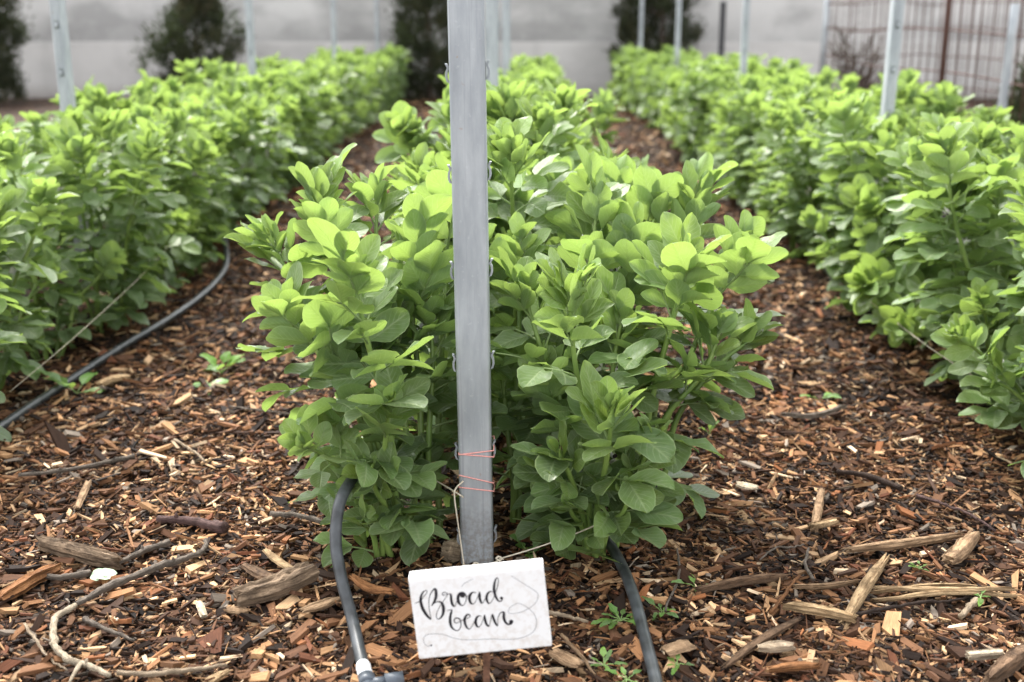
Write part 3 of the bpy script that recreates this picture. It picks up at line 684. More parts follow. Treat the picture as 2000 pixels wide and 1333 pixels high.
# ------------------------------------------------------------------ sign
def sign():
    Yb = 1.245; W, Hb, D = 0.159, 0.1035, 0.021
    c = at(939, 1189, Yb)
    root = tag(empty('garden_sign', (c[0], Yb, 0)), 'white painted wooden sign with handwritten black lettering on a rusty stake', 'sign')
    b = empty('tmp', (0, 0, 0)); bpy.data.objects.remove(b)
    # block with a soft worn roll on its front top edge
    bmh = bmesh.new(); bmesh.ops.create_cube(bmh, size=1.0)
    for v in bmh.verts: v.co = Vector((v.co.x * W, v.co.y * D, v.co.z * Hb))
    def edges(test): return [e for e in bmh.edges if test((e.verts[0].co + e.verts[1].co) / 2)]
    bmesh.ops.bevel(bmh, geom=edges(lambda m_: m_.z > Hb * .49 and m_.y < -D * .49), offset=0.0062, segments=5, profile=0.55, affect='EDGES')
    bmesh.ops.bevel(bmh, geom=[e for e in bmh.edges if e.calc_face_angle(0) > 0.8], offset=0.0018, segments=2, profile=0.6, affect='EDGES')
    me = bpy.data.meshes.new('board'); bmh.to_mesh(me); bmh.free(); me.materials.append(M['paint'])
    bd = bpy.data.objects.new('board', me); col.objects.link(bd); bd.parent = root
    bd.location = (0, 0, c[2]); bd.rotation_euler = (R(-4), R(-6.3), R(0.5))
    # handwriting, traced as brush strokes on the face
    TL, TR, BR, BL = map(np.array, ((75., 285.), (1725., 100.), (1830., 1110.), (190., 1280.)))
    ex, ey = ((TR - TL) + (BR - BL)) / 2, ((BL - TL) + (BR - TR)) / 2; cen = (TL + TR + BL + BR) / 4
    A = np.linalg.inv(np.c_[ex, ey])
    def face(p):
        u, v = A @ (np.asarray(p, float) - cen); return (u * W, -v * Hb)
    px2m = W / np.linalg.norm(ex)
    K = 1.0
    black = [
     [(150, 592, 5), (180, 580, 7), (215, 566, 12)],
     [(228, 560, 10), (262, 508, 8), (296, 470, 7), (308, 440, 7), (290, 430, 9), (255, 455, 16), (230, 510, 26), (228, 570, 32), (248, 650, 34), (290, 725, 32), (338, 778, 20), (345, 770, 8), (335, 700, 7), (326, 620, 8), (328, 540, 8), (350, 470, 10), (385, 422, 16), (408, 412, 24), (417, 450, 32), (414, 510, 32), (392, 565, 24), (358, 618, 10)],
     [(358, 618, 8), (400, 580, 10), (445, 566, 14), (485, 585, 26), (503, 640, 34), (497, 710, 30), (470, 760, 18), (438, 780, 10), (415, 760, 8), (420, 705, 8), (450, 640, 7), (490, 580, 7), (530, 520, 7), (556, 478, 8), (545, 458, 8), (510, 452, 10), (493, 470, 10), (502, 487, 10), (530, 478, 7), (575, 472, 8), (596, 480, 22), (600, 540, 28), (612, 595, 28), (632, 622, 18), (648, 610, 8), (668, 560, 7), (700, 500, 8)],
     [(740, 448, 14), (705, 465, 26), (684, 510, 34), (690, 570, 32), (722, 608, 16), (755, 600, 8), (780, 550, 9), (782, 495, 12), (760, 460, 16), (735, 452, 14)],
     [(715, 470, 40), (740, 490, 52), (765, 500, 30)],
     [(770, 478, 8), (800, 500, 7), (835, 470, 7)],
     [(905, 458, 8), (870, 448, 14), (835, 475, 28), (822, 525, 32), (835, 575, 26), (862, 592, 12), (895, 565, 7), (925, 500, 7), (945, 445, 10), (948, 480, 26), (950, 530, 28), (966, 572, 22), (984, 580, 8), (1005, 545, 7), (1035, 500, 7)],
     [(1105, 440, 8), (1070, 440, 14), (1040, 475, 26), (1032, 525, 28), (1050, 578, 18), (1080, 575, 8), (1110, 530, 7), (1140, 455, 7), (1168, 370, 8), (1178, 300, 8), (1165, 272, 9), (1145, 290, 16), (1128, 350, 26), (1124, 420, 30), (1140, 490, 28), (1170, 545, 20), (1205, 556, 10), (1228, 535, 9)],
     [(548, 676, 5), (575, 668, 8), (605, 664, 12), (596, 700, 22), (583, 760, 28), (584, 830, 30), (602, 882, 24), (640, 914, 12), (675, 918, 10), (704, 885, 10), (714, 825, 10), (698, 778, 14), (660, 765, 14), (632, 785, 12), (640, 820, 10), (675, 822, 8), (730, 790, 7), (790, 768, 7), (826, 748, 9), (818, 722, 14), (785, 728, 20), (760, 775, 28), (766, 840, 28), (792, 888, 18), (820, 898, 9), (850, 862, 7), (880, 800, 7)],
     [(965, 742, 8), (935, 736, 14), (905, 765, 26), (894, 815, 30), (908, 862, 24), (936, 872, 10), (965, 835, 7), (990, 770, 7), (1004, 728, 12), (1008, 770, 26), (1022, 828, 28), (1048, 862, 18), (1064, 845, 8), (1080, 780, 7), (1100, 718, 12), (1112, 760, 26), (1132, 815, 26), (1158, 856, 16), (1166, 840, 7), (1164, 780, 7), (1188, 715, 9), (1225, 686, 14), (1242, 700, 26), (1240, 755, 30), (1258, 808, 28), (1290, 838, 20), (1325, 838, 12)],
    ]
    dots = [(1214, 518, 20), (1330, 806, 27), (1322, 826, 20), (512, 468, 0)]
    grey = [
     [(1335, 245), (1440, 310), (1560, 385), (1640, 440), (1660, 490), (1630, 570), (1545, 640), (1440, 690), (1340, 705), (1295, 690), (1310, 640), (1370, 595), (1430, 580), (1530, 630), (1610, 710), (1640, 800), (1620, 900), (1540, 970), (1400, 1015), (1250, 1025), (1100, 1020), (900, 1030), (720, 1030), (600, 1005), (500, 970), (400, 960), (300, 970), (255, 1010), (255, 1070), (300, 1115), (343, 1105)],
     [(730, 385), (760, 345), (830, 305), (870, 285)],
    ]
    lay = [0]
    def ribbon(mb, pts):
        lay[0] += 1; yy = -D / 2 - 0.00022 - lay[0] * 0.00001
        P = spline(np.array(pts, float), 7); xy = np.array([face(p[:2]) for p in P]); wd = P[:, 2] * px2m
        t = np.gradient(xy, axis=0); t /= np.linalg.norm(t, axis=1)[:, None] + 1e-12; nn = np.c_[-t[:, 1], t[:, 0]]
        a, b2 = xy + nn * wd[:, None] / 2, xy - nn * wd[:, None] / 2; n_ = len(xy)
        V = [(x, yy, z) for x, z in np.vstack([a, b2])]
        mb.add(V, [[i, i + 1, n_ + i + 1, n_ + i] for i in range(n_ - 1)])
    ink = MB()
    for s in black: ribbon(ink, [(x, y, w_ * 1.1) for x, y, w_ in s])
    for x, y, r_ in dots + [(343, 1105, 12)]:
        if not r_: continue
        lay[0] += 1; yy = -D / 2 - 0.00022 - lay[0] * 0.00001
        cx, cz = face((x, y)); k = 14; r_ *= px2m
        ink.add([(cx + r_ * math.cos(6.2832 * j / k), yy, cz + r_ * math.sin(6.2832 * j / k)) for j in range(k)] + [(cx, yy, cz)], [[j, (j + 1) % k, k, k] for j in range(k)])
    ink.build('lettering', M['ink'], bd, smooth=False)
    gm = MB()
    for s in grey: ribbon(gm, [(x, y, 5.5) for x, y in s])
    gm.build('flourish', M['grey_ink'], bd, smooth=False)
    sm = MB(); tilt = 0.0
    sm.box((-0.0042 + 0.006, D / 2 + .001, -0.12), (0.0042 + 0.006, D / 2 + 0.0055, c[2] + 0.03))
    sm.build('stake', M['rusty_stake'], root, smooth=False)
sign()

# ------------------------------------------------------------------ sticks and larger wood pieces lying on the mulch
TAN = ((0.24, 0.14, 0.075), (0.42, 0.28, 0.165)); PALE = ((0.36, 0.26, 0.17), (0.56, 0.44, 0.31)); GREY = ((0.13, 0.105, 0.085), (0.29, 0.24, 0.195))
DARK = ((0.03, 0.02, 0.016), (0.085, 0.055, 0.042)); ORANGE = ((0.20, 0.08, 0.03), (0.36, 0.17, 0.07)); PURPLE = ((0.085, 0.045, 0.04), (0.19, 0.12, 0.11))
STRAW = ((0.33, 0.205, 0.10), (0.54, 0.38, 0.215)); BROWN = ((0.10, 0.058, 0.035), (0.24, 0.15, 0.09)); BONE = ((0.50, 0.40, 0.28), (0.68, 0.57, 0.42))
def gpt(px, py, h=0.0):
    p = on(px, py, 0.014 + h); p[2] += float(ground_h(p[0], p[1])); return p
def stick(name, pix, wpx, colr, label, cat, lift=0.004, knots=True, side=None):
    """a bark-covered stick: knobbly tapering tube along the ground; wpx = thickness in photo pixels"""
    P = np.array([gpt(x, y, lift) for x, y in pix]); S0 = spline(P, 7)
    dist = np.linalg.norm(P[0] - CAM); r = (wpx if not np.isscalar(wpx) else np.array([wpx, wpx * .75]))
    r = np.interp(np.linspace(0, 1, len(S0)), np.linspace(0, 1, len(r)), r) * dist / FPX / 2
    r = r * (1 + 0.09 * rng.normal(0, 1, len(S0)))
    S0 = S0 + rng.normal(0, 0.0005, S0.shape); B = P[0]; KEEP.append((S0[::3, :2] if len(S0) > 6 else S0[:, :2], r.mean() * .8))
    S0 = S0 + np.cumsum(rng.normal(0, 0.0006, S0.shape), 0) * [1, 1, .4]; mb = MB(); mb.tube(S0 - B, np.abs(r), 9, uv0=None)
    if knots:
        for k in range(max(1, len(S0) // 9)):
            i = rng.integers(2, len(S0) - 2); d = nrm(rng.normal(0, 1, 3) + [0, 0, 1]); mb.tube([S0[i] - B, S0[i] - B + d * r[i] * 1.3, S0[i] - B + d * r[i] * 1.9], [r[i] * .7, r[i] * .5, r[i] * .25], 6, uv0=None)
    if side is not None:
        Q = np.array([gpt(x, y, lift) for x, y in side]) - B; mb.tube(spline(Q, 5), np.linspace(r.mean() * .8, r.mean() * .4, (len(Q) - 1) * 5 + 1), 7, uv0=None)
    return tag(mb.build(name, wood(*colr), loc=B), label, cat)
def slab(name, pa, pb, wpx, thick, colr, label, cat, lift=0.0, split=0.5, roll=0.0, tilt=0.0):
    """a split piece of timber from pixel pa to pb on the ground; splintered ends, ridged faces"""
    a, b = gpt(*pa, lift), gpt(*pb, lift + tilt); L = np.linalg.norm(b - a); d = nrm(b - a); dist = np.linalg.norm((a + b) / 2 - CAM); W = wpx * dist / FPX
    sd = nrm(np.cross(d, [0, 0, 1])); up_ = np.cross(sd, d); sd, up_ = sd * math.cos(roll) + up_ * math.sin(roll), up_ * math.cos(roll) - sd * math.sin(roll)
    KEEP.append((np.array([a[:2] + (b - a)[:2] * .05, a[:2] + (b - a)[:2] * .95]), W * .42))
    nl, k = 16, 22; mb = MB(); V = []; U = []; r0 = rng.uniform(0, 50)
    jag0, jag1 = rng.uniform(0, 1, k), rng.uniform(0, 1, k)
    ridge = rng.normal(0, 0.13, k); edge = np.cumsum(rng.normal(0, 0.05, nl)); edge2 = np.cumsum(rng.normal(0, 0.05, nl)); rough = rng.normal(0, 0.06, (nl, k)); wst = rng.uniform(-.35, .35); bowz = rng.normal(0, .035) * L
    for i in range(nl):
        t = i / (nl - 1)
        for j in range(k):
            th = 6.2832 * j / k; cx = np.sign(math.cos(th)) * abs(math.cos(th)) ** 0.4; cz = np.sign(math.sin(th)) * abs(math.sin(th)) ** 0.4
            end = min(t, 1 - t); tp = 1 - split * 0.45 * max(0, 1 - end / 0.30) ** 1.3
            wloc = W / 2 * (1 + ridge[j] + (edge[i] if cx > 0 else edge2[i])) * tp; tloc = thick / 2 * (1 + ridge[(j * 5) % k] * 1.5 + rough[i, j] * 1.5 + wst * cx) * (tp * .7 + .3)
            tt = t
            if i == 0: tt = 0.04 - 0.20 * (split + .15) * jag0[j]
            if i == nl - 1: tt = 0.96 + 0.20 * (split + .15) * jag1[j]
            V.append(a + d * L * tt + sd * cx * wloc + up_ * (cz * tloc + thick * 0.30 + bowz * (t - .5) ** 2 * 4)); U.append((t * L * 12 + r0, j / k * (W * 2 + thick * 2) * 9 + r0))
    F = [[i * k + j, i * k + (j + 1) % k, (i + 1) * k + (j + 1) % k, (i + 1) * k + j] for i in range(nl - 1) for j in range(k)]
    ce = [np.mean(V[:k], 0), np.mean(V[-k:], 0)]; V += ce; U += [(r0, r0), (r0 + L * 12, r0)]; q = len(V)
    F += [[(j + 1) % k, j, q - 2, q - 2] for j in range(k)] + [[(nl - 1) * k + j, (nl - 1) * k + (j + 1) % k, q - 1, q - 1] for j in range(k)]
    mb.add(np.array(V) - a, F, U)
    return tag(mb.build(name, wood(*colr), loc=a, smooth=False), label, cat)

stick('stick', [(36, 930), (150, 916), (261, 899)], [7, 9], GREY, 'long thin grey stick at the frame edge below the small weed', 'stick')
stick('twig', [(340, 870), (372, 886), (402, 907)], [6, 4], PALE, 'short pale twig slanting across the mulch beside the low bean shoot', 'twig')
stick('stick', [(308, 1012), (370, 1014), (438, 1032)], [14, 20], PURPLE, 'thick purple barked stick with a broken pale end', 'stick', 0.006)
slab('bark_piece', (84, 1072), (228, 1098), 22, 0.020, ((0.13, 0.085, 0.055), (0.33, 0.235, 0.155)), 'rough brown bark piece with a lump at one end', 'bark', 0.004)
stick('stick', [(230, 1090), (285, 1066), (332, 1052)], [10, 14], GREY, 'stubby pale grey stick rising beside the rough bark piece', 'stick', .008)
stick('stick', [(62, 1124), (115, 1126), (172, 1112)], [9, 13], GREY, 'pale grey stick next to the fallen pale green leaf', 'stick', .006)
slab('bark_piece', (4, 1172), (112, 1110), 30, 0.012, ORANGE, 'flat rusty orange bark strip at the frame edge', 'bark', .004)
stick('branch', [(152, 1184), (190, 1160), (232, 1138), (300, 1108), (360, 1092), (392, 1082), (400, 1060)], [10, 17, 15, 12, 9], GREY, 'long grey lichen flecked branch lying diagonally with an upturned tip', 'branch', .008)
stick('root', [(148, 1186), (112, 1214), (106, 1245), (114, 1272), (142, 1296), (172, 1306), (212, 1330)], [11, 12, 12, 11, 9], BONE, 'pale curved root bent like a hook in the corner', 'root', .008, side=[(156, 1300), (146, 1318), (136, 1340)])
stick('twig', [(47, 1228), (70, 1264), (90, 1290), (124, 1315)], [6, 5, 3], PALE, 'thin pale twig left of the hook shaped root', 'twig', .004, False)
slab('wood_chunk', (470, 1182), (612, 1140), 36, 0.026, ((0.13, 0.085, 0.055), (0.33, 0.235, 0.155)), 'large weathered brown wood chunk near the bent hose', 'wood', .006, .4, .2)
slab('wood_chip', (446, 1188), (482, 1196), 22, 0.006, TAN, 'blocky cream wood chip against the large brown chunk', 'wood chip', .004, 1.0)
stick('stick', [(228, 1316), (300, 1321), (380, 1311), (442, 1299)], [9, 10, 6], PALE, 'pale bleached strip at the bottom of the frame', 'stick', .006, False)
slab('wood_chip', (398, 1336), (444, 1310), 16, .006, STRAW, 'pale pointed chip at the bottom edge beside the bleached strip', 'wood chip', .006, .9)
stick('twig', [(163, 1214), (200, 1228), (264, 1249)], [11, 8, 5], GREY, 'forked grey twig right of the hook shaped root', 'twig', .005)
stick('stick', [(529, 1010), (580, 1014), (634, 1025)], [11, 9], GREY, 'grey bark stick beside the arch of the bent hose', 'stick', .005)
slab('wood_chip', (388, 1172), (398, 1200), 13, .006, BONE, 'small upright looking cream chip amid dark mulch', 'wood chip', .006, .2)
slab('wood_chip', (522, 1084), (570, 1118), 18, .003, STRAW, 'thin honey coloured flake above the large brown chunk', 'wood chip', .006, .8)
slab('wood_chip', (596, 1200), (658, 1180), 26, .006, TAN, 'frayed tan splinter wedge touching the bent hose', 'wood chip', .004, 1.0)
slab('wood_chip', (480, 1110), (535, 1135), 20, .007, BROWN, 'fractured brown stub between honey flake and brown chunk', 'wood chip', .004, .9)
slab('wood_chip', (150, 990), (172, 945), 11, .006, TAN, 'reddish tan splinter leaning upright in dark mulch', 'wood chip', .004, .4)
slab('wood_chip', (195, 755), (250, 742), 22, .012, STRAW, 'blurred pale chip beside the black hose of the bushy shrub row', 'wood chip', .004, .3)
# right of the sign
slab('wood_strip', (1534, 826), (1642, 804), 9, .008, GREY, 'grey slat with a light edge on the path beside the cage row', 'wood', .004, .6)
stick('stick', [(1634, 918), (1700, 928), (1762, 948)], [9, 12], DARK, 'dark brown stick right of the middle row', 'stick', .006)
stick('twig', [(1794, 958), (1840, 976), (1886, 997), (1942, 1029)], [7, 5, 4], PURPLE, 'long thin purple twig at the edge by the low bean shoot', 'twig', .005)
slab('wood_chip', (1442, 938), (1478, 942), 26, .004, BONE, 'pale cream squarish chip alone on the path', 'wood chip', .006, .8)
slab('wood_chip', (1604, 955), (1592, 1022), 15, .008, TAN, 'upright part of the pale elbow shaped chip pair', 'wood chip', .004, .5)
slab('wood_chip', (1586, 1020), (1634, 1009), 18, .008, STRAW, 'lying part of the pale elbow shaped chip pair', 'wood chip', .008, .5)
slab('wood_shard', (1674, 1056), (1862, 1043), 18, .010, TAN, 'long light orange shard beside the chunky block', 'wood shard', .005, .8)
slab('wood_block', (1852, 1092), (1904, 1050), 28, .014, TAN, 'short chunky tan wood block above the straw splinters', 'wood', .004, .5)
slab('wood_shard', (1658, 1190), (1728, 1070), 24, .008, STRAW, 'flat pale yellow shard pointing toward the camera', 'wood shard', .008, .9)
slab('wood_splinter', (1730, 1136), (1940, 1126), 9, .006, STRAW, 'rearmost of the stacked yellow straw coloured splinters', 'wood shard', .008, 1.0)
slab('wood_splinter', (1735, 1142), (1955, 1138), 10, .006, STRAW, 'middle of the stacked yellow straw coloured splinters', 'wood shard', .010, 1.0)
slab('wood_splinter', (1742, 1153), (1972, 1140), 9, .006, STRAW, 'front one of the stacked yellow straw coloured splinters', 'wood shard', .008, 1.0)
slab('wood_log', (1372, 1154), (1526, 1122), 16, .012, BROWN, 'brown fibrous split log piece right of the straight hose', 'wood', .004, .7)
stick('twig', [(1674, 1197), (1740, 1178), (1800, 1162), (1860, 1154), (1910, 1137)], [7, 6, 4], DARK, 'dark thin twig running below the straw splinters', 'twig', .008)
stick('stick', [(1506, 1192), (1535, 1152), (1562, 1117)], [8, 6], ORANGE, 'straight orange stick angled beside the brown split log', 'stick', .008, False)
slab('wood_shard', (1562, 1142), (1666, 1128), 12, .007, TAN, 'thin tan shard behind the pale yellow pointing shard', 'wood shard', .005, .9)
slab('wood_plank', (1540, 1178), (1666, 1206), 20, .010, STRAW, 'short golden plank below the orange stick', 'wood', .006, .5)
slab('wood_shard', (1428, 1276), (1550, 1206), 13, .006, BROWN, 'long brown tan shard in front of the golden plank', 'wood shard', .006, .8)
slab('wood_chip', (1300, 1262), (1350, 1248), 34, .003, TAN, 'broad flat tan chip right of the straight hose', 'wood chip', .010, .3)
slab('wood_chip', (1488, 1258), (1546, 1260), 24, .006, PALE, 'broad pale chip in front of the brown tan shard', 'wood chip', .006, .8)
slab('wood_chip', (1510, 1300), (1594, 1302), 15, .008, ORANGE, 'bright orange wood sliver near the bottom edge', 'wood chip', .006, .9)
slab('wood_chip', (1890, 1277), (1958, 1273), 17, .010, BONE, 'whitish wood stub near the bottom corner log', 'wood chip', .008, .2)
slab('wood_log', (1936, 1325), (2010, 1262), 30, .018, BROWN, 'brown broken log at the bottom corner of the frame', 'wood', .004, .8)
stick('peg', [(1876, 1188), (1892, 1168), (1906, 1152)], [11, 12], PALE, 'pale cut peg just under the straw splinters', 'stick', .008, False)
stick('twig', [(1322, 1072), (1327, 1100), (1324, 1130), (1302, 1188)], [4, 5, 4], GREY, 'thin wiry twig just right of the straight hose', 'twig', .004)
stick('twig', [(1580, 1058), (1576, 1090), (1588, 1120)], [5, 7], GREY, 'short bent twig above the orange stick', 'twig', .006)
stick('twig', [(1486, 1092), (1520, 1064), (1550, 1060), (1578, 1052)], [3, 4, 3], GREY, 'curly thin grey twig lying far right of the straight hose', 'twig', .004)
stick('twig', [(1072, 1187), (1110, 1193), (1150, 1200)], [8, 6], PALE, 'pale sliver emerging from behind the sign', 'twig', .008, False)
stick('twig', [(1096, 1226), (1130, 1264), (1162, 1308)], [7, 8, 4], TAN, 'long tan splinter beside the bottom corner of the sign', 'twig', .008, False)
slab('wood_chunk', (868, 1082), (912, 1085), 34, .030, PALE, 'rough pale lump of wood at the foot of the near post', 'wood', .0, .9)
stick('twig', [(450, 800), (500, 812), (570, 816)], [4, 4], GREY, 'thin grey twig on the path by the low weeds', 'twig', .004, False)
slab('wood_chip', (1082, 1262), (1130, 1290), 30, .005, TAN, 'blocky tan chip beside the sign near the bottom', 'wood chip', .004, .6)
slab('wood_chip', (690, 1148), (760, 1168), 18, .008, ORANGE, 'orange tan chip between bent hose and sign', 'wood chip', .006, .7)

cm = MB()
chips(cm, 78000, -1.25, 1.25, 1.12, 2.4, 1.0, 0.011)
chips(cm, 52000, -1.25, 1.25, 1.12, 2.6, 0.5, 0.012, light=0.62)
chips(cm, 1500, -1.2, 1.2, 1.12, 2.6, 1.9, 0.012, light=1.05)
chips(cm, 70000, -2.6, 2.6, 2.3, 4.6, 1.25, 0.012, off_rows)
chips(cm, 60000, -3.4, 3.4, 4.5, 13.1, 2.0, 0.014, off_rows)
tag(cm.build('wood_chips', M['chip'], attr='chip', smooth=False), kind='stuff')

# fallen leaf
lm = MB(); p = gpt(178, 1118, .010)
for a, L in ((0.35, .036), (-0.25, .030), (1.0, .024), (-0.9, .02)):
    leaflet(lm, np.zeros(3), [math.cos(a), math.sin(a) * .8, .12], [0, -.25, 1], L, L * .62, .15, .4, .03, .5, rng.random())
tag(lm.build('fallen_leaf', M['pale_leaf'], attr='leaf', loc=None), 'pale mint green fallen leaf beside the grey branch', 'leaf').location = tuple(p)

# ------------------------------------------------------------------ weeds
def weed(px, py, size, n, label, jag=0.45, upright=0.5, cat='weed', ratio=.5):
    mb = MB(); p = on(px, py, 0.008)
    for i in range(n):
        a = 6.28 * i / n * 1.0 + rng.normal(0, .4); el = rng.uniform(.15, .9) * upright
        d = np.array([math.cos(a) * math.cos(el), math.sin(a) * math.cos(el), math.sin(el) + .05]); L = size * rng.uniform(.6, 1.15)
        q = d * L * rng.uniform(.2, .7); mb.tube([np.zeros(3), q * .5 + [0, 0, .002], q], .0008, 4, (.9, .6, 0), cap=False)
        leaflet(mb, q, d, [-d[0] * .5, -d[1] * .5, 1], L, L * ratio, .2, .6, .05, rng.uniform(.2, .95), rng.random(), jag)
    o = mb.build('weed', M['weed'], attr='leaf'); o.location = tuple(p)
    tag(o, label, cat, 'small weeds growing through the mulch')
weed(432, 730, .050, 8, 'little bright three leaf weed, taller one on the path left', .1, 1.2, ratio=.8)
weed(405, 768, .045, 8, 'low bright weed just in front of the taller path weed', .1, .7, ratio=.8)
weed(1212, 1214, .028, 11, 'frilly green weed beside the straight hose, opposite the flat tan chip', .6, .7)
weed(1292, 1198, .024, 8, 'small frilly weed just right of the straight hose', .6, .6)
weed(1358, 1148, .022, 7, 'small weed next to the brown split log', .3, .7)
weed(1600, 782, .036, 6, 'blurred low weed on the path near the grey slat', .2, .5)
weed(1180, 1302, .020, 8, 'frilly weed at the bottom edge between sign and straight hose', .55, .7)
weed(1225, 1330, .018, 7, 'tiny weed at the very bottom edge', .5, .6)
weed(1322, 1300, .018, 6, 'tiny weed in front of the flat tan chip', .5, .7)
weed(1385, 850, .034, 4, 'slender grassy seedling on the path beside the leaning bean plant', .0, 1.4, ratio=.25)
weed(1915, 1168, .020, 7, 'small weed tucked under the straw splinters', .5, .8)
weed(1032, 1082, .024, 6, 'round leaved seedling just behind the sign', .0, 1.1, ratio=.95)
weed(150, 770, .075, 5, 'leafy seedling over the hose of the bushy shrub row', .0, 1.1, ratio=.55)
weed(1795, 1112, .012, 5, 'tiny weed among the straw splinters', .3, .8)
weed(650, 1122, .012, 5, 'tiny seedling right beside the bent hose', .3, .8)
weed(1480, 560, .03, 5, 'blurred yellowish seedling on the path by the tight topped bean plant', .1, .6)

# ------------------------------------------------------------------ shrubs in front of the wall
def shrub(name, px, Y, w_, h, label, shape, n=5200, lean=0.0, wisps=0, cat='shrub'):
    X0 = at(px, 150, Y)[0]; root = tag(empty(name, (X0, Y, 0)), label, cat)
    tr = MB(); tr.tube(spline([(0, 0, -.05), (.01, 0, h * .3), (-.01, .01, h * .7), (lean * .5, 0, h * .97)], 5), np.linspace(.028, .006, 16), 8, uv0=None)
    for k in range(12):
        a = rng.uniform(0, 6.28); z = h * rng.uniform(.08, .8); L = w_ * .42 * shape(z / h)
        tr.tube(spline([(0, 0, z), (math.cos(a) * L * .5, math.sin(a) * L * .5, z + L * .3), (math.cos(a) * L, math.sin(a) * L, z + L * .8)], 4), np.linspace(.010, .003, 9), 5, uv0=None)
    tr.build('trunk', M['bark'], root)
    cr = MB(); clumps = []
    nc = 170
    for k in range(nc):
        z = h * rng.uniform(.02, 1) ; a = rng.uniform(0, 6.28); rr = w_ / 2 * shape(z / h) * math.sqrt(rng.uniform(.15, 1)) * rng.uniform(.75, 1.12)
        clumps.append((np.array([math.cos(a) * rr + lean * z / h, math.sin(a) * rr, z]), rng.uniform(.05, .11), rng.uniform(0, 1)))
    for k in range(wisps):
        z = h * rng.uniform(.15, .6); a = rng.uniform(2.4, 3.9); rr = w_ / 2 * rng.uniform(.9, 1.35)
        clumps.append((np.array([math.cos(a) * rr, math.sin(a) * rr * .4, z]), .05, .7))
    for i in range(n):
        c, r_, br = clumps[rng.integers(len(clumps))]
        p = c + rng.normal(0, 1, 3) * r_ * np.array([.55, .55, .75]); 
        if p[2] < .01: continue
        d = nrm(np.array([p[0], p[1], 0.02]) * 2 / w_ + np.array([0, 0, rng.uniform(.4, 1.6)]) + rng.normal(0, .45, 3)); sd = nrm(np.cross(d, rng.normal(0, 1, 3)))
        L = rng.uniform(.03, .065); W = L * rng.uniform(.28, .5); m_ = p + d * L * .5
        ag = float(np.clip(br * .7 + rng.uniform(-.2, .3) + (.25 if p[2] > h * .75 else 0), 0, 1))
        cr.add([p, m_ + sd * W / 2, p + d * L, m_ - sd * W / 2], [[0, 1, 2, 3]], [(0.3, 0), (.7, .5), (.3, 1), (.2, .5)], (ag, rng.random(), 0))
    cr.build('crown', M['conifer'], root, 'leaf', smooth=False)
bushy = lambda t: np.interp(t, [0, .12, .35, .55, .75, .9, 1], [.45, .72, 1.0, .95, .5, .32, .16])
tall = lambda t: np.interp(t, [0, .1, .4, .8, 1], [.7, .9, 1.0, .8, .3])
shrub('bushy_shrub', 388, 12.2, 0.98, 1.18, 'bushy dark green shrub with a narrow top against the pale wall', bushy, 14000, 0.06)
shrub('conifer', 838, 12.5, 0.78, 1.75, 'tall dark conifer directly behind the near post', tall, 17000, cat='conifer')
shrub('conifer', -22, 12.0, 0.70, 1.75, 'dark conifer cut off by the frame edge', tall, 17000, cat='conifer')
shrub('conifer', 1290, 12.75, 0.74, 1.75, 'wispy olive conifer with two posts standing in front of it', tall, 16000, wisps=22, cat='conifer')
shrub('dark_shrub', 2030, 7.6, 0.34, 0.52, 'small dark leafy shrub behind the cage wire at the frame edge', bushy, 2600)
weed_p = on(1905, 205, 0)

def bare_shrub():
    Y = 9.8; X0 = at(1672, 150, Y)[0]; root = tag(empty('bare_shrub', (X0, Y, 0)), 'leafless twiggy brown shrub behind the rusty wire mesh', 'shrub')
    for k in range(16):
        tr = tw_ = MB()
        a = rng.uniform(0, 6.28); o = rng.uniform(.05, .35); h = rng.uniform(.45, .82)
        P = spline([(0, 0, -.02), (math.cos(a) * o * .3, math.sin(a) * o * .3, h * .4), (math.cos(a) * o, math.sin(a) * o, h)], 6)
        tr.tube(P, np.linspace(.010, .004, len(P)), 5, uv0=None)
        for q in range(12):
            i = rng.integers(4, len(P) - 1); d = nrm(np.array([math.cos(a + rng.normal(0, 1)), math.sin(a + rng.normal(0, 1)), rng.uniform(.4, 1.6)])); L = rng.uniform(.08, .22)
            tw_.tube([P[i], P[i] + d * L * .5 + rng.normal(0, .01, 3), P[i] + d * L], [.0045, .0035, .002], 4, uv0=None)
        tr.build('stem', M['bark'], root)
bare_shrub()
mb = MB()
for i in range(60):
    a = rng.uniform(0, 6.28); q = np.array([rng.normal(0, .13), rng.normal(0, .06), rng.uniform(.0, .06)]); d = np.array([math.cos(a), math.sin(a), rng.uniform(.2, 1)])
    leaflet(mb, q, d, [0, 0, 1], .06, .028, .2, .5, .04, rng.uniform(0, .5), rng.random())
gp = at(1885, 190, 9.0); o = mb.build('ground_plant', M['weed'], attr='leaf'); o.location = (gp[0], 9.0, 0.06)
tag(o, 'low green plant at the foot of the wall inside the rusty cage', 'plant')

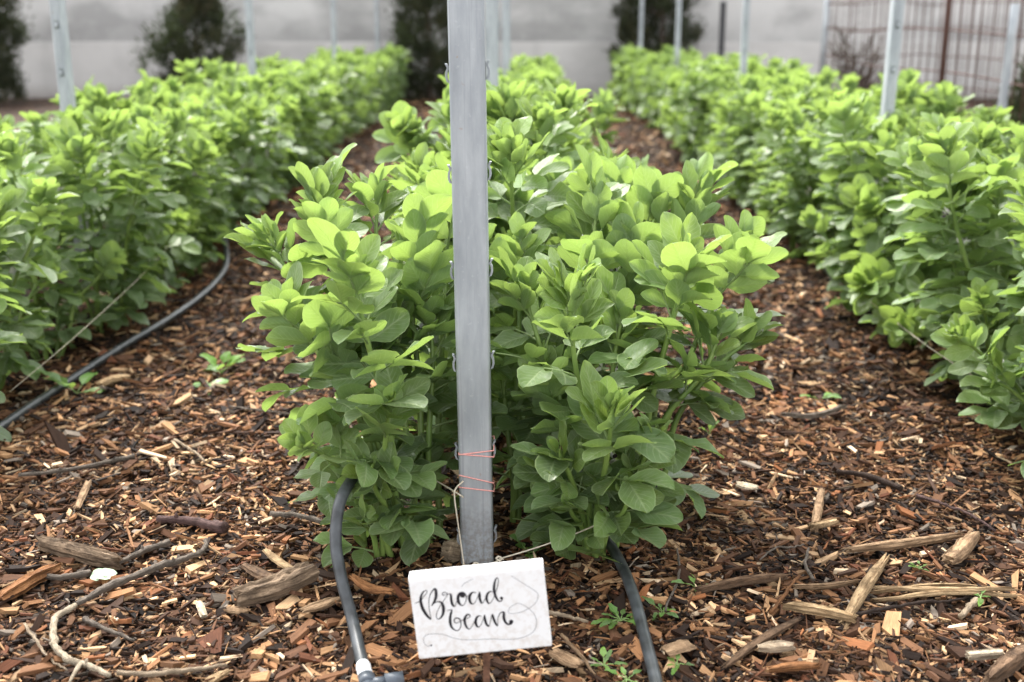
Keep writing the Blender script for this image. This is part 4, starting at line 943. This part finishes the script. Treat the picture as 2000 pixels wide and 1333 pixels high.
# ------------------------------------------------------------------ rusty mesh cage and stakes
def cage():
    A = np.array([2.86, 11.3]); Bp = np.array([2.42, 5.0]); off = np.array([1.15, 0.05])
    root = tag(empty('mesh_cage', (A[0], A[1], 0)), 'rusty wire mesh cage on steel posts beside the bean row', 'cage'); base = np.array([A[0], A[1], 0])
    def panel(p0, p1, name, sag=0.03):
        L = np.linalg.norm(p1 - p0); n = int(L / 0.2); mb = MB(); ph = rng.uniform(0, 6)
        for i in range(n + 1):
            q = p0 + (p1 - p0) * i / n; x = rng.normal(0, .012)
            mb.tube(np.array([(q[0] + x, q[1], 0.0), (q[0] + x * .5, q[1], .7), (q[0], q[1], 1.45)]) - base, .0046, 5, uv0=None)
        for z in (.02, .25, .5, .75, .98, 1.22, 1.45):
            P = []
            for t in np.linspace(0, 1, 24):
                q = p0 + (p1 - p0) * t; P.append((q[0] + .006, q[1], z + sag * math.sin(t * 9 + ph + z * 5) * .5))
            mb.tube(np.array(P) - base, .0052, 5, uv0=None)
        mb.build(name, M['rust'], root)
    panel(A, Bp, 'mesh_panel'); panel(A + off, Bp + off, 'mesh_panel'); panel(A, A + off, 'mesh_panel')
    for q, r_, m_, h in ((A, .026, 'galv', 1.5), (A + (Bp - A) * .635, .019, 'rust', 1.5), (A + off, .02, 'rust', 1.5), (A + off + (Bp - A) * .5, .02, 'rust', 1.5)):
        mb = MB(); mb.tube(np.array([(q[0], q[1], -.1), (q[0], q[1], .7), (q[0], q[1], h)]) - base, r_, 10, uv0=None); mb.build('post', M[m_], root)
cage()
o = copy_tree(second); p = at(1957, 110, 5.9); o.location = (p[0], 5.9, -0.83); o.rotation_euler = (0, R(1.2), R(-20)); o.scale = (.8, .8, 1)
tag(o, 'galvanised post standing among the rusty mesh at the frame edge', 'post', POST_GROUP)
p = at(1410, 60, 11.6); sk = MB()
for a in (0, 120, 240):
    c, s_ = math.cos(R(a + 90)), math.sin(R(a + 90)); sd = np.array([-s_, c]) * .0035; e = np.array([c, s_]) * .032
    V = [(*(-sd), -.2), (*(e - sd), -.2), (*(e + sd), -.2), (*sd, -.2), (*(-sd), 1.0), (*(e - sd), 1.0), (*(e + sd), 1.0), (*sd, 1.0)]
    sk.add(V, [(0, 3, 2, 1), (4, 5, 6, 7), (0, 1, 5, 4), (1, 2, 6, 5), (2, 3, 7, 6), (3, 0, 4, 7)])
o = sk.build('star_picket', M['darkmetal'], smooth=False); o.location = (p[0], 11.6, 0); tag(o, 'short dark steel stake standing alone before the wall', 'stake')

# ------------------------------------------------------------------ camera, sun, sky
cd = bpy.data.cameras.new('camera'); co = bpy.data.objects.new('camera', cd); col.objects.link(co); scene.camera = co
cd.sensor_width = 36; cd.lens = FPX * 36 / 2000; cd.clip_start = 0.02; cd.clip_end = 500
co.matrix_world = Matrix(((rgt[0], upv[0], -fwd[0], 0), (rgt[1], upv[1], -fwd[1], 0), (rgt[2], upv[2], -fwd[2], CAM_H), (0, 0, 0, 1)))
cd.dof.use_dof = True; cd.dof.focus_distance = 1.73; cd.dof.aperture_fstop = 3.7; cd.dof.aperture_blades = 0

SUN_EL, SUN_AZ = R(52), R(-24)                       # behind the rows, a little left
ld = bpy.data.lights.new('sun', 'SUN'); ld.energy = 4.3; ld.angle = R(6.0); ld.color = (1.0, 0.95, 0.86)
lo_ = bpy.data.objects.new('sun', ld); col.objects.link(lo_)
sdir = Vector((math.sin(SUN_AZ) * math.cos(SUN_EL), math.cos(SUN_AZ) * math.cos(SUN_EL), math.sin(SUN_EL)))
lo_.rotation_euler = sdir.to_track_quat('Z', 'Y').to_euler(); lo_.location = sdir * 20
wd = bpy.data.worlds.new('World'); scene.world = wd; wd.use_nodes = True; nt = wd.node_tree; nt.nodes.clear()
sky = nt.nodes.new('ShaderNodeTexSky'); sky.sky_type = 'NISHITA'; sky.sun_disc = False; sky.sun_elevation = SUN_EL; sky.sun_rotation = SUN_AZ
sky.air_density = 1.0; sky.dust_density = 3.0; sky.ozone_density = 1.0
bg = nt.nodes.new('ShaderNodeBackground'); bg.inputs[1].default_value = 0.80
hs = nt.nodes.new('ShaderNodeHueSaturation'); hs.inputs['Saturation'].default_value = 0.08   # bright thin cloud
nt.links.new(sky.outputs[0], hs.inputs['Color']); nt.links.new(hs.outputs[0], bg.inputs[0]); wo = nt.nodes.new('ShaderNodeOutputWorld'); nt.links.new(bg.outputs[0], wo.inputs[0])
scene.view_settings.view_transform = 'Standard'; scene.view_settings.look = 'None'; scene.view_settings.exposure = 0; scene.view_settings.gamma = 1
scene.render.engine = 'CYCLES'; cy = scene.cycles
cy.use_denoising = True; cy.max_bounces = 7; cy.diffuse_bounces = 4; cy.glossy_bounces = 3; cy.transmission_bounces = 5; cy.transparent_max_bounces = 4; cy.caustics_reflective = False
